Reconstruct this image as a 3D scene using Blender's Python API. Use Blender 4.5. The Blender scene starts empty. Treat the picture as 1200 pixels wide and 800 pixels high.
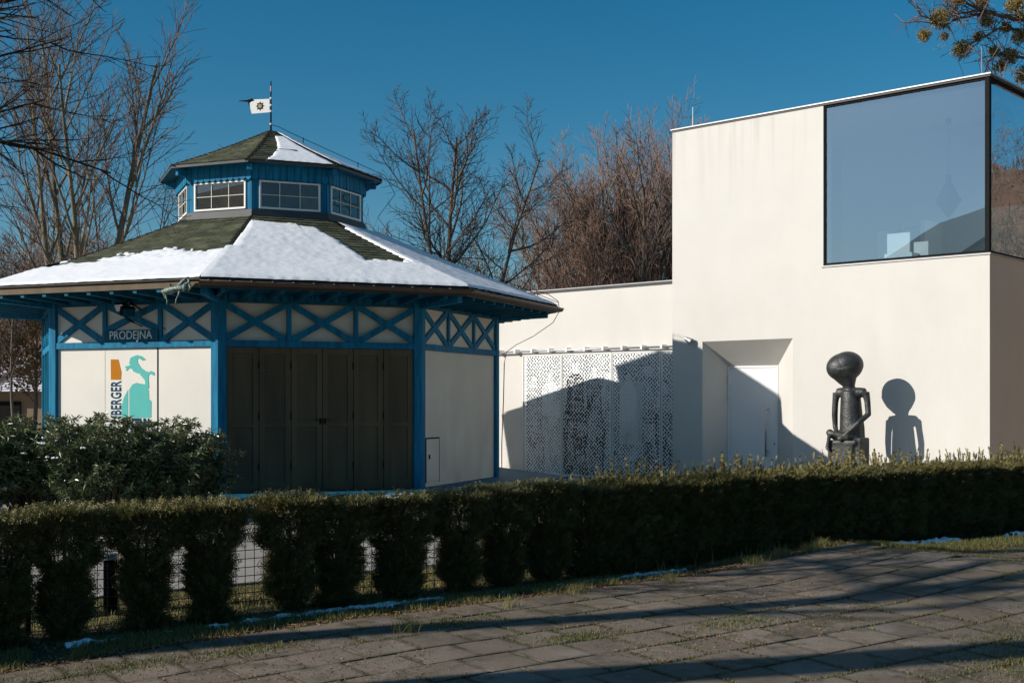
import bpy, bmesh, math, random
import numpy as np
from mathutils import Vector, Matrix, noise as mnoise
R = math.radians
scene = bpy.context.scene
COL = scene.collection

# ------------------------------------------------------------------ camera
EYE = 1.7
cd = bpy.data.cameras.new("camera"); cam = bpy.data.objects.new("camera", cd); COL.objects.link(cam)
cam.location = (0, 0, EYE); cam.rotation_euler = (R(90), 0, 0)
cd.sensor_width = 36; cd.sensor_fit = 'HORIZONTAL'; cd.lens = 42.9; cd.shift_y = 0.0558
cd.clip_start = 0.05; cd.clip_end = 2000
scene.camera = cam
# ------------------------------------------------------------------ sky
SUN_AZ = R(72.0)      # turned left from straight behind the camera
SUN_EL = R(25.0)
to_sun = Vector((-math.sin(SUN_AZ)*math.cos(SUN_EL), -math.cos(SUN_AZ)*math.cos(SUN_EL), math.sin(SUN_EL)))
w = bpy.data.worlds.new("World"); scene.world = w; w.use_nodes = True
nt = w.node_tree; bg = nt.nodes['Background']
sky = nt.nodes.new('ShaderNodeTexSky'); sky.sky_type = 'NISHITA'; sky.sun_disc = False
sky.sun_elevation = SUN_EL; sky.sun_rotation = math.atan2(to_sun.x, to_sun.y)
sky.altitude = 600; sky.air_density = 1.0; sky.dust_density = 1.0; sky.ozone_density = 3.0
hs = nt.nodes.new('ShaderNodeHueSaturation'); hs.inputs['Saturation'].default_value = 1.4; hs.inputs['Hue'].default_value = 0.485
nt.links.new(sky.outputs[0], hs.inputs['Color']); nt.links.new(hs.outputs[0], bg.inputs[0]); bg.inputs[1].default_value = 0.074
# ------------------------------------------------------------------ sun
sl = bpy.data.lights.new("sun", 'SUN'); so = bpy.data.objects.new("sun", sl); COL.objects.link(so)
sl.energy = 4.6; sl.angle = R(0.5); sl.color = (1.0, 0.94, 0.86)
so.rotation_euler = (-to_sun).to_track_quat('-Z', 'Y').to_euler(); so.location = to_sun*60
scene.view_settings.view_transform = 'Standard'; scene.view_settings.look = 'None'
scene.view_settings.exposure = 0.22; scene.view_settings.gamma = 1.0
scene.cycles.max_bounces = 8; scene.cycles.transparent_max_bounces = 24
scene.cycles.use_denoising = True

# ------------------------------------------------------------------ helpers
def tag(o, label=None, cat=None, group=None, kind=None):
    if label: o['label'] = label
    if cat: o['category'] = cat
    if group: o['group'] = group
    if kind: o['kind'] = kind
    return o

BASE = {}
def thing(name, loc, label, cat, group=None):
    o = bpy.data.objects.new(name, None); COL.objects.link(o); o.location = loc
    o.empty_display_size = 0.2
    BASE[o.name] = Vector(loc)
    return tag(o, label, cat, group)

class MB:
    """collects shapes; build() links them as one mesh object"""
    def __init__(s): s.v = []; s.f = []; s.uv = None; s.mi = []
    def add(s, vs, fs):
        n = len(s.v); s.v.extend([tuple(v) for v in vs]); s.f.extend([tuple(i+n for i in f) for f in fs]); return s
    def obox(s, o, a, b, c):
        """box from corner o with edge vectors a,b,c"""
        o, a, b, c = Vector(o), Vector(a), Vector(b), Vector(c)
        if a.cross(b).dot(c) < 0: a, b = b, a
        p = [o, o+a, o+a+b, o+b, o+c, o+a+c, o+a+b+c, o+b+c]
        return s.add(p, [(0,3,2,1),(4,5,6,7),(0,1,5,4),(1,2,6,5),(2,3,7,6),(3,0,4,7)])
    def box(s, x0, x1, y0, y1, z0, z1): return s.obox((x0,y0,z0), (x1-x0,0,0), (0,y1-y0,0), (0,0,z1-z0))
    def tube(s, pts, rad, n=8, cap=True):
        pts = [Vector(p) for p in pts]
        if not hasattr(rad, '__len__'): rad = [rad]*len(pts)
        rings = []; prev = None; t0 = (pts[1]-pts[0]).normalized()
        up = Vector((0,0,1)) if abs(t0.z) < .9 else Vector((1,0,0))
        x = t0.cross(up).normalized()
        for i, p in enumerate(pts):
            t = (pts[min(i+1, len(pts)-1)]-pts[max(i-1, 0)])
            if t.length < 1e-9: t = t0
            t.normalize()
            x = (x - t*x.dot(t))
            x = x.normalized() if x.length > 1e-6 else t.orthogonal().normalized()
            y = t.cross(x)
            rings.append([p + (x*math.cos(2*math.pi*k/n)+y*math.sin(2*math.pi*k/n))*rad[i] for k in range(n)])
        base = len(s.v)
        for r in rings: s.v.extend([tuple(q) for q in r])
        for i in range(len(rings)-1):
            for k in range(n):
                a = base+i*n+k; b = base+i*n+(k+1) % n
                s.f.append((a, b, b+n, a+n))
        if cap:
            s.f.append(tuple(base+k for k in reversed(range(n)))); s.f.append(tuple(base+(len(rings)-1)*n+k for k in range(n)))
        return s
    def ball(s, c, r, n=12, m=8, rot=None):
        c = Vector(c); r = Vector(r) if hasattr(r, '__len__') else Vector((r,r,r)); base = len(s.v)
        def put(v):
            v = Vector((v[0]*r.x, v[1]*r.y, v[2]*r.z))
            if rot is not None: v = rot @ v
            s.v.append(tuple(c+v))
        put((0,0,1))
        for i in range(1, m):
            a = math.pi*i/m
            for k in range(n): put((math.sin(a)*math.cos(2*math.pi*k/n), math.sin(a)*math.sin(2*math.pi*k/n), math.cos(a)))
        put((0,0,-1)); last = len(s.v)-1
        for k in range(n): s.f.append((base, base+1+k, base+1+(k+1) % n))
        for i in range(m-2):
            for k in range(n):
                a = base+1+i*n+k; b = base+1+i*n+(k+1) % n
                s.f.append((a, a+n, b+n, b))
        for k in range(n): s.f.append((last, last-n+(k+1) % n, last-n+k))
        return s
    def prism(s, poly, o, u, v, th):
        """flat outline (list of 2d) placed at o with axes u,v, thickness vector th"""
        o, u, v, th = Vector(o), Vector(u), Vector(v), Vector(th)
        n = len(poly)
        area = sum(poly[i][0]*poly[(i+1) % n][1]-poly[(i+1) % n][0]*poly[i][1] for i in range(n))
        if (area < 0) != (u.cross(v).dot(th) < 0): poly = poly[::-1]
        front = [o+u*a+v*b+th for a, b in poly]; back = [o+u*a+v*b for a, b in poly]
        return s.add(back+front, [tuple(reversed(range(n))), tuple(range(n, 2*n))]+[(i, (i+1) % n, n+(i+1) % n, n+i) for i in range(n)])
    def build(s, name, mat, parent=None, smooth=False, bevel=0):
        base = root_loc(parent)
        me = bpy.data.meshes.new(name)
        me.from_pydata([(v[0]-base.x, v[1]-base.y, v[2]-base.z) for v in s.v], [], s.f)
        me.validate(); me.update()
        return link(name, me, mat, parent, smooth, bevel)

def root_loc(p):
    return BASE.get(p.name, Vector((0,0,0))) if p else Vector((0,0,0))
def link(name, me, mat, parent=None, smooth=False, bevel=0):
    o = bpy.data.objects.new(name, me); COL.objects.link(o)
    if mat:
        for m in (mat if isinstance(mat, (list, tuple)) else [mat]): me.materials.append(m)
    if parent: o.parent = parent; BASE[o.name] = root_loc(parent)
    if smooth: me.polygons.foreach_set('use_smooth', [True]*len(me.polygons))
    if bevel:
        b = o.modifiers.new('b', 'BEVEL'); b.width = bevel; b.segments = 2; b.limit_method = 'ANGLE'
    return o
def np_mesh(name, V, F, mat, parent=None, attr=None, smooth=False):
    """V (n,3) array, F (m,k) array with k=3 or 4; attr: dict name -> per-vertex floats"""
    V = np.asarray(V, dtype=np.float32); F = np.asarray(F, dtype=np.int32); k = F.shape[1]
    b = root_loc(parent); V = V - np.array([b.x, b.y, b.z], dtype=np.float32)
    me = bpy.data.meshes.new(name)
    me.vertices.add(len(V)); me.vertices.foreach_set('co', V.ravel())
    me.loops.add(F.size); me.loops.foreach_set('vertex_index', F.ravel())
    me.polygons.add(len(F)); me.polygons.foreach_set('loop_start', np.arange(0, F.size, k, dtype=np.int32))
    me.polygons.foreach_set('loop_total', np.full(len(F), k, dtype=np.int32))
    me.update(calc_edges=True)
    me.polygons.foreach_set('use_smooth', np.full(len(F), smooth))
    if attr:
        for a, vals in attr.items():
            at = me.attributes.new(a, 'FLOAT', 'POINT'); at.data.foreach_set('value', np.asarray(vals, dtype=np.float32))
    return link(name, me, mat, parent, smooth)
def copy_tree(o, loc=None, rz=None, label=None, sc=None):
    c = o.copy(); COL.objects.link(c)
    if loc is not None: c.location = loc
    if rz is not None: c.rotation_euler.z = rz
    if sc is not None: c.scale = sc
    if label: c['label'] = label
    for ch in list(o.children):
        d = ch.copy(); COL.objects.link(d); d.parent = c
        for g in list(ch.children):
            e = g.copy(); COL.objects.link(e); e.parent = d
    return c
def text_mesh(body, size, font_scale_x=1.0, bold=0.0, extrude=0.004, space=1.0):
    cu = bpy.data.curves.new('t', 'FONT'); cu.body = body; cu.size = size; cu.extrude = extrude; cu.offset = bold; cu.space_character = space
    cu.align_x = 'CENTER'; cu.align_y = 'CENTER'; cu.resolution_u = 3
    t = bpy.data.objects.new('t', cu); COL.objects.link(t)
    bpy.context.view_layer.update()
    me = bpy.data.meshes.new_from_object(t.evaluated_get(bpy.context.evaluated_depsgraph_get()))
    bpy.data.objects.remove(t); bpy.data.curves.remove(cu)
    return me
def place_text(name, body, size, mat, parent, o, u, v, n, sx=1.0, **kw):
    me = text_mesh(body, size, **kw)
    u, v, n = Vector(u), Vector(v), Vector(n)
    b = root_loc(parent)
    M = Matrix(((u.x*sx, v.x, n.x, o[0]-b.x), (u.y*sx, v.y, n.y, o[1]-b.y), (u.z*sx, v.z, n.z, o[2]-b.z), (0,0,0,1)))
    me.transform(M); me.update()
    return link(name, me, mat, parent)

# ------------------------------------------------------------------ materials
def mat(name, col, rough=.7, var=.12, vscale=4.0, bump=0.0, bscale=40.0, metal=0.0, spec=.4, detail=6, coord='Object', col2=None, thr=None, stretch=None):
    m = bpy.data.materials.new(name); m.use_nodes = True; t = m.node_tree; p = t.nodes['Principled BSDF']
    p.inputs['Roughness'].default_value = rough; p.inputs['Metallic'].default_value = metal; p.inputs['Specular IOR Level'].default_value = spec
    tc = t.nodes.new('ShaderNodeTexCoord'); src = tc.outputs[coord]
    if stretch:
        mp = t.nodes.new('ShaderNodeMapping'); mp.inputs['Scale'].default_value = stretch; t.links.new(src, mp.inputs[0]); src = mp.outputs[0]
    n = t.nodes.new('ShaderNodeTexNoise'); n.inputs['Scale'].default_value = vscale; n.inputs['Detail'].default_value = detail
    t.links.new(src, n.inputs['Vector'])
    r = t.nodes.new('ShaderNodeValToRGB'); e = r.color_ramp.elements
    c2 = col2 or tuple(c*(1+var) for c in col); c1 = col if col2 else tuple(c*(1-var) for c in col)
    e[0].color = (*c1, 1); e[1].color = (*c2, 1)
    e[0].position, e[1].position = thr if thr else (.3, .7)
    t.links.new(n.outputs['Fac'], r.inputs[0]); t.links.new(r.outputs[0], p.inputs['Base Color'])
    if bump:
        n2 = t.nodes.new('ShaderNodeTexNoise'); n2.inputs['Scale'].default_value = bscale; n2.inputs['Detail'].default_value = 8
        t.links.new(src, n2.inputs['Vector'])
        b = t.nodes.new('ShaderNodeBump'); b.inputs['Strength'].default_value = bump; b.inputs['Distance'].default_value = .01
        t.links.new(n2.outputs['Fac'], b.inputs['Height']); t.links.new(b.outputs[0], p.inputs['Normal'])
    return m
def leafmat(name, c1, c2, rough=.55, trans=.25, spec=.3):
    """colour from the per-vertex attribute 'tone' plus noise"""
    m = bpy.data.materials.new(name); m.use_nodes = True; t = m.node_tree; p = t.nodes['Principled BSDF']
    p.inputs['Roughness'].default_value = rough; p.inputs['Specular IOR Level'].default_value = spec
    a = t.nodes.new('ShaderNodeAttribute'); a.attribute_name = 'tone'
    r = t.nodes.new('ShaderNodeValToRGB'); e = r.color_ramp.elements; e[0].color = (*c1, 1); e[1].color = (*c2, 1)
    t.links.new(a.outputs['Fac'], r.inputs[0]); t.links.new(r.outputs[0], p.inputs['Base Color'])
    tr = t.nodes.new('ShaderNodeBsdfTranslucent'); t.links.new(r.outputs[0], tr.inputs[0])
    mx = t.nodes.new('ShaderNodeMixShader'); mx.inputs[0].default_value = trans
    t.links.new(p.outputs[0], mx.inputs[1]); t.links.new(tr.outputs[0], mx.inputs[2])
    t.links.new(mx.outputs[0], t.nodes['Material Output'].inputs['Surface'])
    return m
def glassmat(name, tint, refl, rough=0.0, wavy=0.0, wscale=3.0, coat=(.92, .96, 1)):
    m = bpy.data.materials.new(name); m.use_nodes = True; t = m.node_tree; t.nodes.remove(t.nodes['Principled BSDF'])
    tr = t.nodes.new('ShaderNodeBsdfTransparent'); tr.inputs[0].default_value = (*tint, 1)
    g = t.nodes.new('ShaderNodeBsdfGlossy'); g.inputs['Roughness'].default_value = rough; g.inputs[0].default_value = (*coat, 1)
    lw = t.nodes.new('ShaderNodeFresnel'); lw.inputs[0].default_value = 1.5
    ad = t.nodes.new('ShaderNodeMath'); ad.operation = 'ADD'; ad.use_clamp = True; ad.inputs[1].default_value = refl
    t.links.new(lw.outputs[0], ad.inputs[0])
    mx = t.nodes.new('ShaderNodeMixShader'); t.links.new(ad.outputs[0], mx.inputs[0]); t.links.new(tr.outputs[0], mx.inputs[1]); t.links.new(g.outputs[0], mx.inputs[2])
    t.links.new(mx.outputs[0], t.nodes['Material Output'].inputs['Surface'])
    if wavy:
        tc = t.nodes.new('ShaderNodeTexCoord'); n = t.nodes.new('ShaderNodeTexNoise'); n.inputs['Scale'].default_value = wscale; n.inputs['Detail'].default_value = 2
        b = t.nodes.new('ShaderNodeBump'); b.inputs['Strength'].default_value = wavy; b.inputs['Distance'].default_value = .02
        t.links.new(tc.outputs['Object'], n.inputs['Vector']); t.links.new(n.outputs['Fac'], b.inputs['Height']); t.links.new(b.outputs[0], g.inputs['Normal'])
    return m

M = {}
M['stucco'] = mat('white_stucco', (.62, .597, .555), .9, .035, .8, .5, 90, spec=.2)
M['coping'] = mat('pale_metal_coping', (.36, .36, .36), .4, .05, 3, metal=.3)
M['cream'] = mat('cream_plaster', (.66, .62, .53), .85, .05, 1.5, .25, 60, spec=.2)
M['board'] = mat('painted_board', (.68, .65, .585), .6, .04, 1.2, .1, 30)
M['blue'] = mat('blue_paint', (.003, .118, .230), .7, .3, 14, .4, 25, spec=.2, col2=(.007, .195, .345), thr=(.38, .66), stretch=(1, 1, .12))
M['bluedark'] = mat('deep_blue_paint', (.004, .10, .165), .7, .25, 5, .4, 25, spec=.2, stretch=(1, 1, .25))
M['brown'] = mat('dark_brown_wood', (.112, .076, .038), .7, .3, 3, .3, 30, stretch=(1, 1, .2))
M['brownframe'] = mat('brown_metal', (.12, .075, .05), .45, .2, 6, metal=.2)
M['metal'] = mat('galvanised_metal', (.42, .44, .45), .4, .12, 8, metal=.6)
M['steel'] = mat('brushed_steel', (.5, .49, .47), .3, .08, 20, metal=.9)
M['black'] = mat('black_metal', (.011, .0115, .012), .8, .2, 10, spec=.12)
M['darkflash'] = mat('dark_flashing', (.055, .058, .06), .6, .2, 4)
M['white'] = mat('white_paint', (.78, .77, .73), .5, .04, 3)
M['doorwhite'] = mat('white_door', (.74, .75, .75), .35, .02, 2)
M['bronze'] = mat('dark_bronze', (.030, .031, .031), .48, .35, 6, .9, 28, metal=.35, spec=.5, col2=(.085, .088, .085), thr=(.35, .8))
M['verdigris'] = mat('green_bronze', (.06, .09, .08), .5, .3, 30, .5, 80, metal=.3, col2=(.25, .34, .29), thr=(.45, .65))
M['snow'] = mat('snow', (.84, .845, .86), .65, .04, 3, .3, 26, spec=.3)
M['orange'] = mat('orange_print', (.46, .17, .012), .8, .05, 3, spec=.1)
M['teal'] = mat('teal_print', (.11, .45, .41), .8, .04, 3, spec=.1)
M['navy'] = mat('navy_print', (.006, .055, .11), .8, .1, 3, spec=.1)
M['letter'] = mat('pale_lettering', (.78, .80, .78), .6, .05, 3)
M['bark'] = mat('grey_brown_bark', (.13, .105, .08), .9, .35, 5, .6, 30, stretch=(1, 1, .3))
M['barkolive'] = mat('olive_bark', (.165, .145, .095), .9, .3, 5, .6, 30, stretch=(1, 1, .3))
M['twig'] = mat('brown_twigs', (.15, .10, .075), .85, .3, 1.5)
M['twigred'] = mat('reddish_twigs', (.22, .14, .105), .85, .3, .6)
M['twigblack'] = mat('near_black_twigs', (.028, .021, .018), .85, .3, 1.5)
M['twigdark'] = mat('dark_twigs', (.055, .04, .032), .85, .3, 1.5)
M['birch'] = mat('birch_bark', (.62, .58, .52), .8, .3, 6, .2, 20, col2=(.2, .16, .13), thr=(.55, .75))
M['soil'] = mat('soil', (.055, .045, .030), .95, .3, 3, .8, 30, col2=(.05, .06, .02), thr=(.4, .6))
M['shed'] = mat('tan_wall', (.30, .22, .15), .85, .1, 1)
M['housewall'] = mat('grey_green_wall', (.30, .34, .27), .85, .1, 1)
M['glassdark'] = glassmat('dark_glass', (.72, .74, .74), .03)
M['glass'] = glassmat('coated_glass', (.66, .78, .84), .26, coat=(.50, .76, 1.0), wavy=.012, wscale=1.2)
M['glassside'] = glassmat('coated_side_glass', (.25, .28, .28), .42, wavy=.5, wscale=2.5)
M['interior'] = mat('interior_white', (.62, .63, .62), .8, .02, 2)
M['yew'] = leafmat('yew_needles', (.066, .072, .028), (.28, .23, .075), .5, .15)
M['laurel'] = leafmat('long_leaves', (.045, .075, .034), (.19, .21, .09), .32, .15, .5)
M['mistletoe'] = leafmat('mistletoe_leaves', (.10, .085, .02), (.48, .34, .09), .6, .25)
M['grass'] = leafmat('grass_blades', (.07, .09, .02), (.26, .23, .09), .7, .25)
M['leaf'] = leafmat('dead_leaves', (.12, .055, .022), (.36, .22, .11), .8, .15)
M['beech'] = leafmat('dry_beech_leaves', (.12, .07, .03), (.30, .19, .09), .8, .2)

def add_dirt_band(m, z0, z1, col, amt=.5, st=(1, 1, .35), lo=.4):
    """soft splash soiling near the foot of a wall, broken by noise"""
    t = m.node_tree; p = t.nodes['Principled BSDF']; lk = p.inputs['Base Color'].links[0]; src = lk.from_socket
    tc = t.nodes.new('ShaderNodeTexCoord'); n = t.nodes.new('ShaderNodeTexNoise'); n.inputs['Scale'].default_value = 2.2; n.inputs['Detail'].default_value = 9
    mp = t.nodes.new('ShaderNodeMapping'); mp.inputs['Scale'].default_value = st
    t.links.new(tc.outputs['Object'], mp.inputs[0]); t.links.new(mp.outputs[0], n.inputs['Vector'])
    sx = t.nodes.new('ShaderNodeSeparateXYZ'); t.links.new(tc.outputs['Object'], sx.inputs[0])
    mr = t.nodes.new('ShaderNodeMapRange'); mr.inputs[1].default_value = z1; mr.inputs[2].default_value = z0; t.links.new(sx.outputs[2], mr.inputs[0])
    mu = t.nodes.new('ShaderNodeMath'); mu.operation = 'MULTIPLY'; t.links.new(mr.outputs[0], mu.inputs[0])
    r = t.nodes.new('ShaderNodeMapRange'); r.inputs[1].default_value = lo; r.inputs[2].default_value = .7; r.inputs[4].default_value = amt
    t.links.new(n.outputs['Fac'], r.inputs[0]); t.links.new(r.outputs[0], mu.inputs[1])
    mx = t.nodes.new('ShaderNodeMix'); mx.data_type = 'RGBA'; t.links.new(mu.outputs[0], mx.inputs[0]); t.links.new(src, mx.inputs[6]); mx.inputs[7].default_value = (*col, 1)
    t.links.new(mx.outputs[2], p.inputs['Base Color'])
add_dirt_band(M['brown'], 0.0, 1.3, (.05, .042, .024), .9)
add_dirt_band(M['cream'], 0.0, 3.0, (.45, .41, .34), .5)
add_dirt_band(M['stucco'], 0.0, 6.9, (.52, .49, .44), .4)
add_dirt_band(M['stucco'], 6.9, 5.2, (.44, .42, .38), .55, (3, 3, .12), .48)
add_dirt_band(M['stucco'], 0, .9, (.38, .35, .29), .6, (1.5, 1.5, .8), .42)
add_dirt_band(M['board'], -.2, 2.5, (.52, .49, .42), .5)

# paving slabs: tone per slab + dirt + fine grit
def paving_mat():
    m = bpy.data.materials.new('concrete_slabs'); m.use_nodes = True; t = m.node_tree; p = t.nodes['Principled BSDF']
    p.inputs['Roughness'].default_value = .85; p.inputs['Specular IOR Level'].default_value = .25
    a = t.nodes.new('ShaderNodeAttribute'); a.attribute_name = 'tone'
    tc = t.nodes.new('ShaderNodeTexCoord')
    r = t.nodes.new('ShaderNodeValToRGB'); e = r.color_ramp.elements; e[0].color = (.172, .132, .096, 1); e[1].color = (.258, .206, .158, 1)
    t.links.new(a.outputs['Fac'], r.inputs[0])
    def nz(s, lo, hi, d=8):
        n = t.nodes.new('ShaderNodeTexNoise'); n.inputs['Scale'].default_value = s; n.inputs['Detail'].default_value = d; n.inputs['Roughness'].default_value = .65
        t.links.new(tc.outputs['Object'], n.inputs['Vector'])
        q = t.nodes.new('ShaderNodeMapRange'); q.inputs[1].default_value = lo; q.inputs[2].default_value = hi; t.links.new(n.outputs['Fac'], q.inputs[0]); return q, n
    def mix(f, A, c, amt):
        k = t.nodes.new('ShaderNodeMath'); k.operation = 'MULTIPLY'; k.inputs[1].default_value = amt; t.links.new(f.outputs[0], k.inputs[0])
        x = t.nodes.new('ShaderNodeMix'); x.data_type = 'RGBA'; t.links.new(k.outputs[0], x.inputs[0]); t.links.new(A, x.inputs[6]); x.inputs[7].default_value = (*c, 1); return x.outputs[2]
    q1, _ = nz(.8, .45, .7); c = mix(q1, r.outputs[0], (.115, .092, .062), .8)
    q2, _ = nz(5, .50, .66); c = mix(q2, c, (.085, .072, .042), .75)
    q5, _ = nz(1.5, .56, .60, 12); c = mix(q5, c, (.07, .06, .03), .7)
    q4, _ = nz(2.2, .58, .66); c = mix(q4, c, (.29, .265, .235), .45)
    q3, n3 = nz(70, .35, .7, 3); c = mix(q3, c, (.10, .09, .08), .5)
    ea = t.nodes.new('ShaderNodeAttribute'); ea.attribute_name = 'edge'; qe, _ = nz(7, .30, .62)
    pw = t.nodes.new('ShaderNodeMath'); pw.operation = 'POWER'; pw.inputs[1].default_value = 1.6; t.links.new(ea.outputs['Fac'], pw.inputs[0])
    me_ = t.nodes.new('ShaderNodeMath'); me_.operation = 'MULTIPLY'; t.links.new(pw.outputs[0], me_.inputs[0]); t.links.new(qe.outputs[0], me_.inputs[1])
    x = t.nodes.new('ShaderNodeMix'); x.data_type = 'RGBA'; t.links.new(me_.outputs[0], x.inputs[0]); t.links.new(c, x.inputs[6]); x.inputs[7].default_value = (.035, .030, .016, 1); c = x.outputs[2]
    t.links.new(c, p.inputs['Base Color'])
    b = t.nodes.new('ShaderNodeBump'); b.inputs['Strength'].default_value = .5; b.inputs['Distance'].default_value = .008
    t.links.new(n3.outputs['Fac'], b.inputs['Height']); t.links.new(b.outputs[0], p.inputs['Normal'])
    return m
M['slab'] = paving_mat()
M['asphalt'] = mat('pale_asphalt', (.30, .275, .245), .9, .2, .7, .3, 120, detail=10)
M['kerbconc'] = mat('kerb_concrete', (.30, .285, .26), .85, .15, 3, .3, 60)
M['turf'] = mat('turf_ground', (.10, .105, .03), .95, .3, 3, .7, 40, col2=(.16, .12, .06), thr=(.4, .65))
M['ground'] = mat('open_ground', (.20, .17, .10), .95, .3, .2, .5, 10)

# shingles: per-tab tone through uv brick
def shingle_mat():
    m = bpy.data.materials.new('green_grey_shingles'); m.use_nodes = True; t = m.node_tree; p = t.nodes['Principled BSDF']
    p.inputs['Roughness'].default_value = .95; p.inputs['Specular IOR Level'].default_value = .15
    uv = t.nodes.new('ShaderNodeUVMap'); uv.uv_map = 'UVMap'
    br = t.nodes.new('ShaderNodeTexBrick'); br.inputs['Scale'].default_value = 1.0; br.inputs['Brick Width'].default_value = .30; br.inputs['Row Height'].default_value = .145
    br.inputs['Mortar Size'].default_value = .006; br.inputs['Color1'].default_value = (.060, .068, .042, 1); br.inputs['Color2'].default_value = (.115, .118, .072, 1)
    br.inputs['Mortar'].default_value = (.02, .022, .016, 1); br.inputs['Bias'].default_value = -.1
    t.links.new(uv.outputs[0], br.inputs['Vector'])
    n = t.nodes.new('ShaderNodeTexNoise'); n.inputs['Scale'].default_value = 3; n.inputs['Detail'].default_value = 9
    t.links.new(uv.outputs[0], n.inputs['Vector'])
    q = t.nodes.new('ShaderNodeMapRange'); q.inputs[1].default_value = .35; q.inputs[2].default_value = .7; q.inputs[3].default_value = .65; q.inputs[4].default_value = 1.35
    t.links.new(n.outputs['Fac'], q.inputs[0])
    mx = t.nodes.new('ShaderNodeMix'); mx.data_type = 'RGBA'; mx.blend_type = 'MULTIPLY'; mx.inputs[0].default_value = 1
    t.links.new(br.outputs[0], mx.inputs[6]); t.links.new(q.outputs[0], mx.inputs[7]); t.links.new(mx.outputs[2], p.inputs['Base Color'])
    n2 = t.nodes.new('ShaderNodeTexNoise'); n2.inputs['Scale'].default_value = 120
    t.links.new(uv.outputs[0], n2.inputs['Vector'])
    b = t.nodes.new('ShaderNodeBump'); b.inputs['Strength'].default_value = .5; b.inputs['Distance'].default_value = .006
    t.links.new(n2.outputs['Fac'], b.inputs['Height']); t.links.new(b.outputs[0], p.inputs['Normal'])
    return m
M['shingle'] = shingle_mat()

# perforated white sheet: real see-through holes, their size from the 'hole' attribute
def perf_mat():
    m = bpy.data.materials.new('perforated_white_metal'); m.use_nodes = True; t = m.node_tree; p = t.nodes['Principled BSDF']
    p.inputs['Base Color'].default_value = (.72, .74, .74, 1); p.inputs['Roughness'].default_value = .4
    uv = t.nodes.new('ShaderNodeUVMap'); uv.uv_map = 'UVMap'
    sp = t.nodes.new('ShaderNodeSeparateXYZ'); t.links.new(uv.outputs[0], sp.inputs[0])
    def mth(op, a, b=None):
        k = t.nodes.new('ShaderNodeMath'); k.operation = op
        for i, q in enumerate((a, b)):
            if q is None: continue
            if isinstance(q, (int, float)): k.inputs[i].default_value = q
            else: t.links.new(q, k.inputs[i])
        return k.outputs[0]
    mp = t.nodes.new('ShaderNodeMapping'); mp.inputs['Rotation'].default_value = (0, 0, R(45)); t.links.new(uv.outputs[0], mp.inputs[0])
    vo = t.nodes.new('ShaderNodeTexVoronoi'); vo.voronoi_dimensions = '2D'; vo.inputs['Scale'].default_value = 1/.060; vo.inputs['Randomness'].default_value = .30
    t.links.new(mp.outputs[0], vo.inputs['Vector']); d = vo.outputs['Distance']
    a = t.nodes.new('ShaderNodeAttribute'); a.attribute_name = 'hole'
    hole = mth('LESS_THAN', d, a.outputs['Fac'])
    tr = t.nodes.new('ShaderNodeBsdfTransparent'); mx = t.nodes.new('ShaderNodeMixShader')
    t.links.new(hole, mx.inputs[0]); t.links.new(p.outputs[0], mx.inputs[1]); t.links.new(tr.outputs[0], mx.inputs[2])
    t.links.new(mx.outputs[0], t.nodes['Material Output'].inputs['Surface'])
    return m
M['perf'] = perf_mat()

# striped snowy tile roof
def snowtile_mat():
    m = bpy.data.materials.new('snowy_roof_tiles'); m.use_nodes = True; t = m.node_tree; p = t.nodes['Principled BSDF']; p.inputs['Roughness'].default_value = .8
    tc = t.nodes.new('ShaderNodeTexCoord')
    br = t.nodes.new('ShaderNodeTexBrick'); br.inputs['Scale'].default_value = 1; br.inputs['Brick Width'].default_value = .34; br.inputs['Row Height'].default_value = .21; br.inputs['Mortar Size'].default_value = .03
    br.inputs['Color1'].default_value = (.8, .8, .84, 1); br.inputs['Color2'].default_value = (.75, .75, .8, 1); br.inputs['Mortar'].default_value = (.05, .035, .03, 1)
    uv = t.nodes.new('ShaderNodeUVMap'); uv.uv_map = 'UVMap'; t.links.new(uv.outputs[0], br.inputs['Vector'])
    n = t.nodes.new('ShaderNodeTexNoise'); n.inputs['Scale'].default_value = .9; n.inputs['Detail'].default_value = 8; t.links.new(uv.outputs[0], n.inputs['Vector'])
    r = t.nodes.new('ShaderNodeMapRange'); r.inputs[1].default_value = .52; r.inputs[2].default_value = .6; t.links.new(n.outputs['Fac'], r.inputs[0])
    mx = t.nodes.new('ShaderNodeMix'); mx.data_type = 'RGBA'; t.links.new(r.outputs[0], mx.inputs[0]); t.links.new(br.outputs[0], mx.inputs[6]); mx.inputs[7].default_value = (.06, .045, .04, 1)
    t.links.new(mx.outputs[2], p.inputs['Base Color'])
    return m
M['snowtile'] = snowtile_mat()

# ------------------------------------------------------------------ ground
# hedge frame: p runs along the hedge, q across it (away from the camera)
DP = Vector((.823, .568)); DQ = Vector((-.568, .823))
def pq(p, q): return (DP.x*p+DQ.x*q, DP.y*p+DQ.y*q)
def smooth(x): x = min(1, max(0, x)); return x*x*(3-2*x)
Q_EDGE, Q_HEDGE, Q_FENCE, P_CORNER, Q_EDGE2 = 8.0, 8.88, 9.12, 9.5, 7.5
def gh(p, q):
    h = float(np.interp(p, [0.5, 1.7, 2.7, 4.0, 5.4, 7.6, 8.9, 9.6, 10.6, 13, 20], [0, 0, .05, .09, .10, .135, .225, .28, .17, .14, .10]))
    h *= smooth((q-1.0)/5.5)
    if q > Q_EDGE: h *= 1-.5*smooth((q-Q_EDGE)/.8)
    if q > 9.0: h *= 1-smooth((q-9.0)/1.4)
    return h
def ground_xy(p, q, dz=0): x, y = pq(p, q); return (x, y, gh(p, q)+dz)

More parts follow.
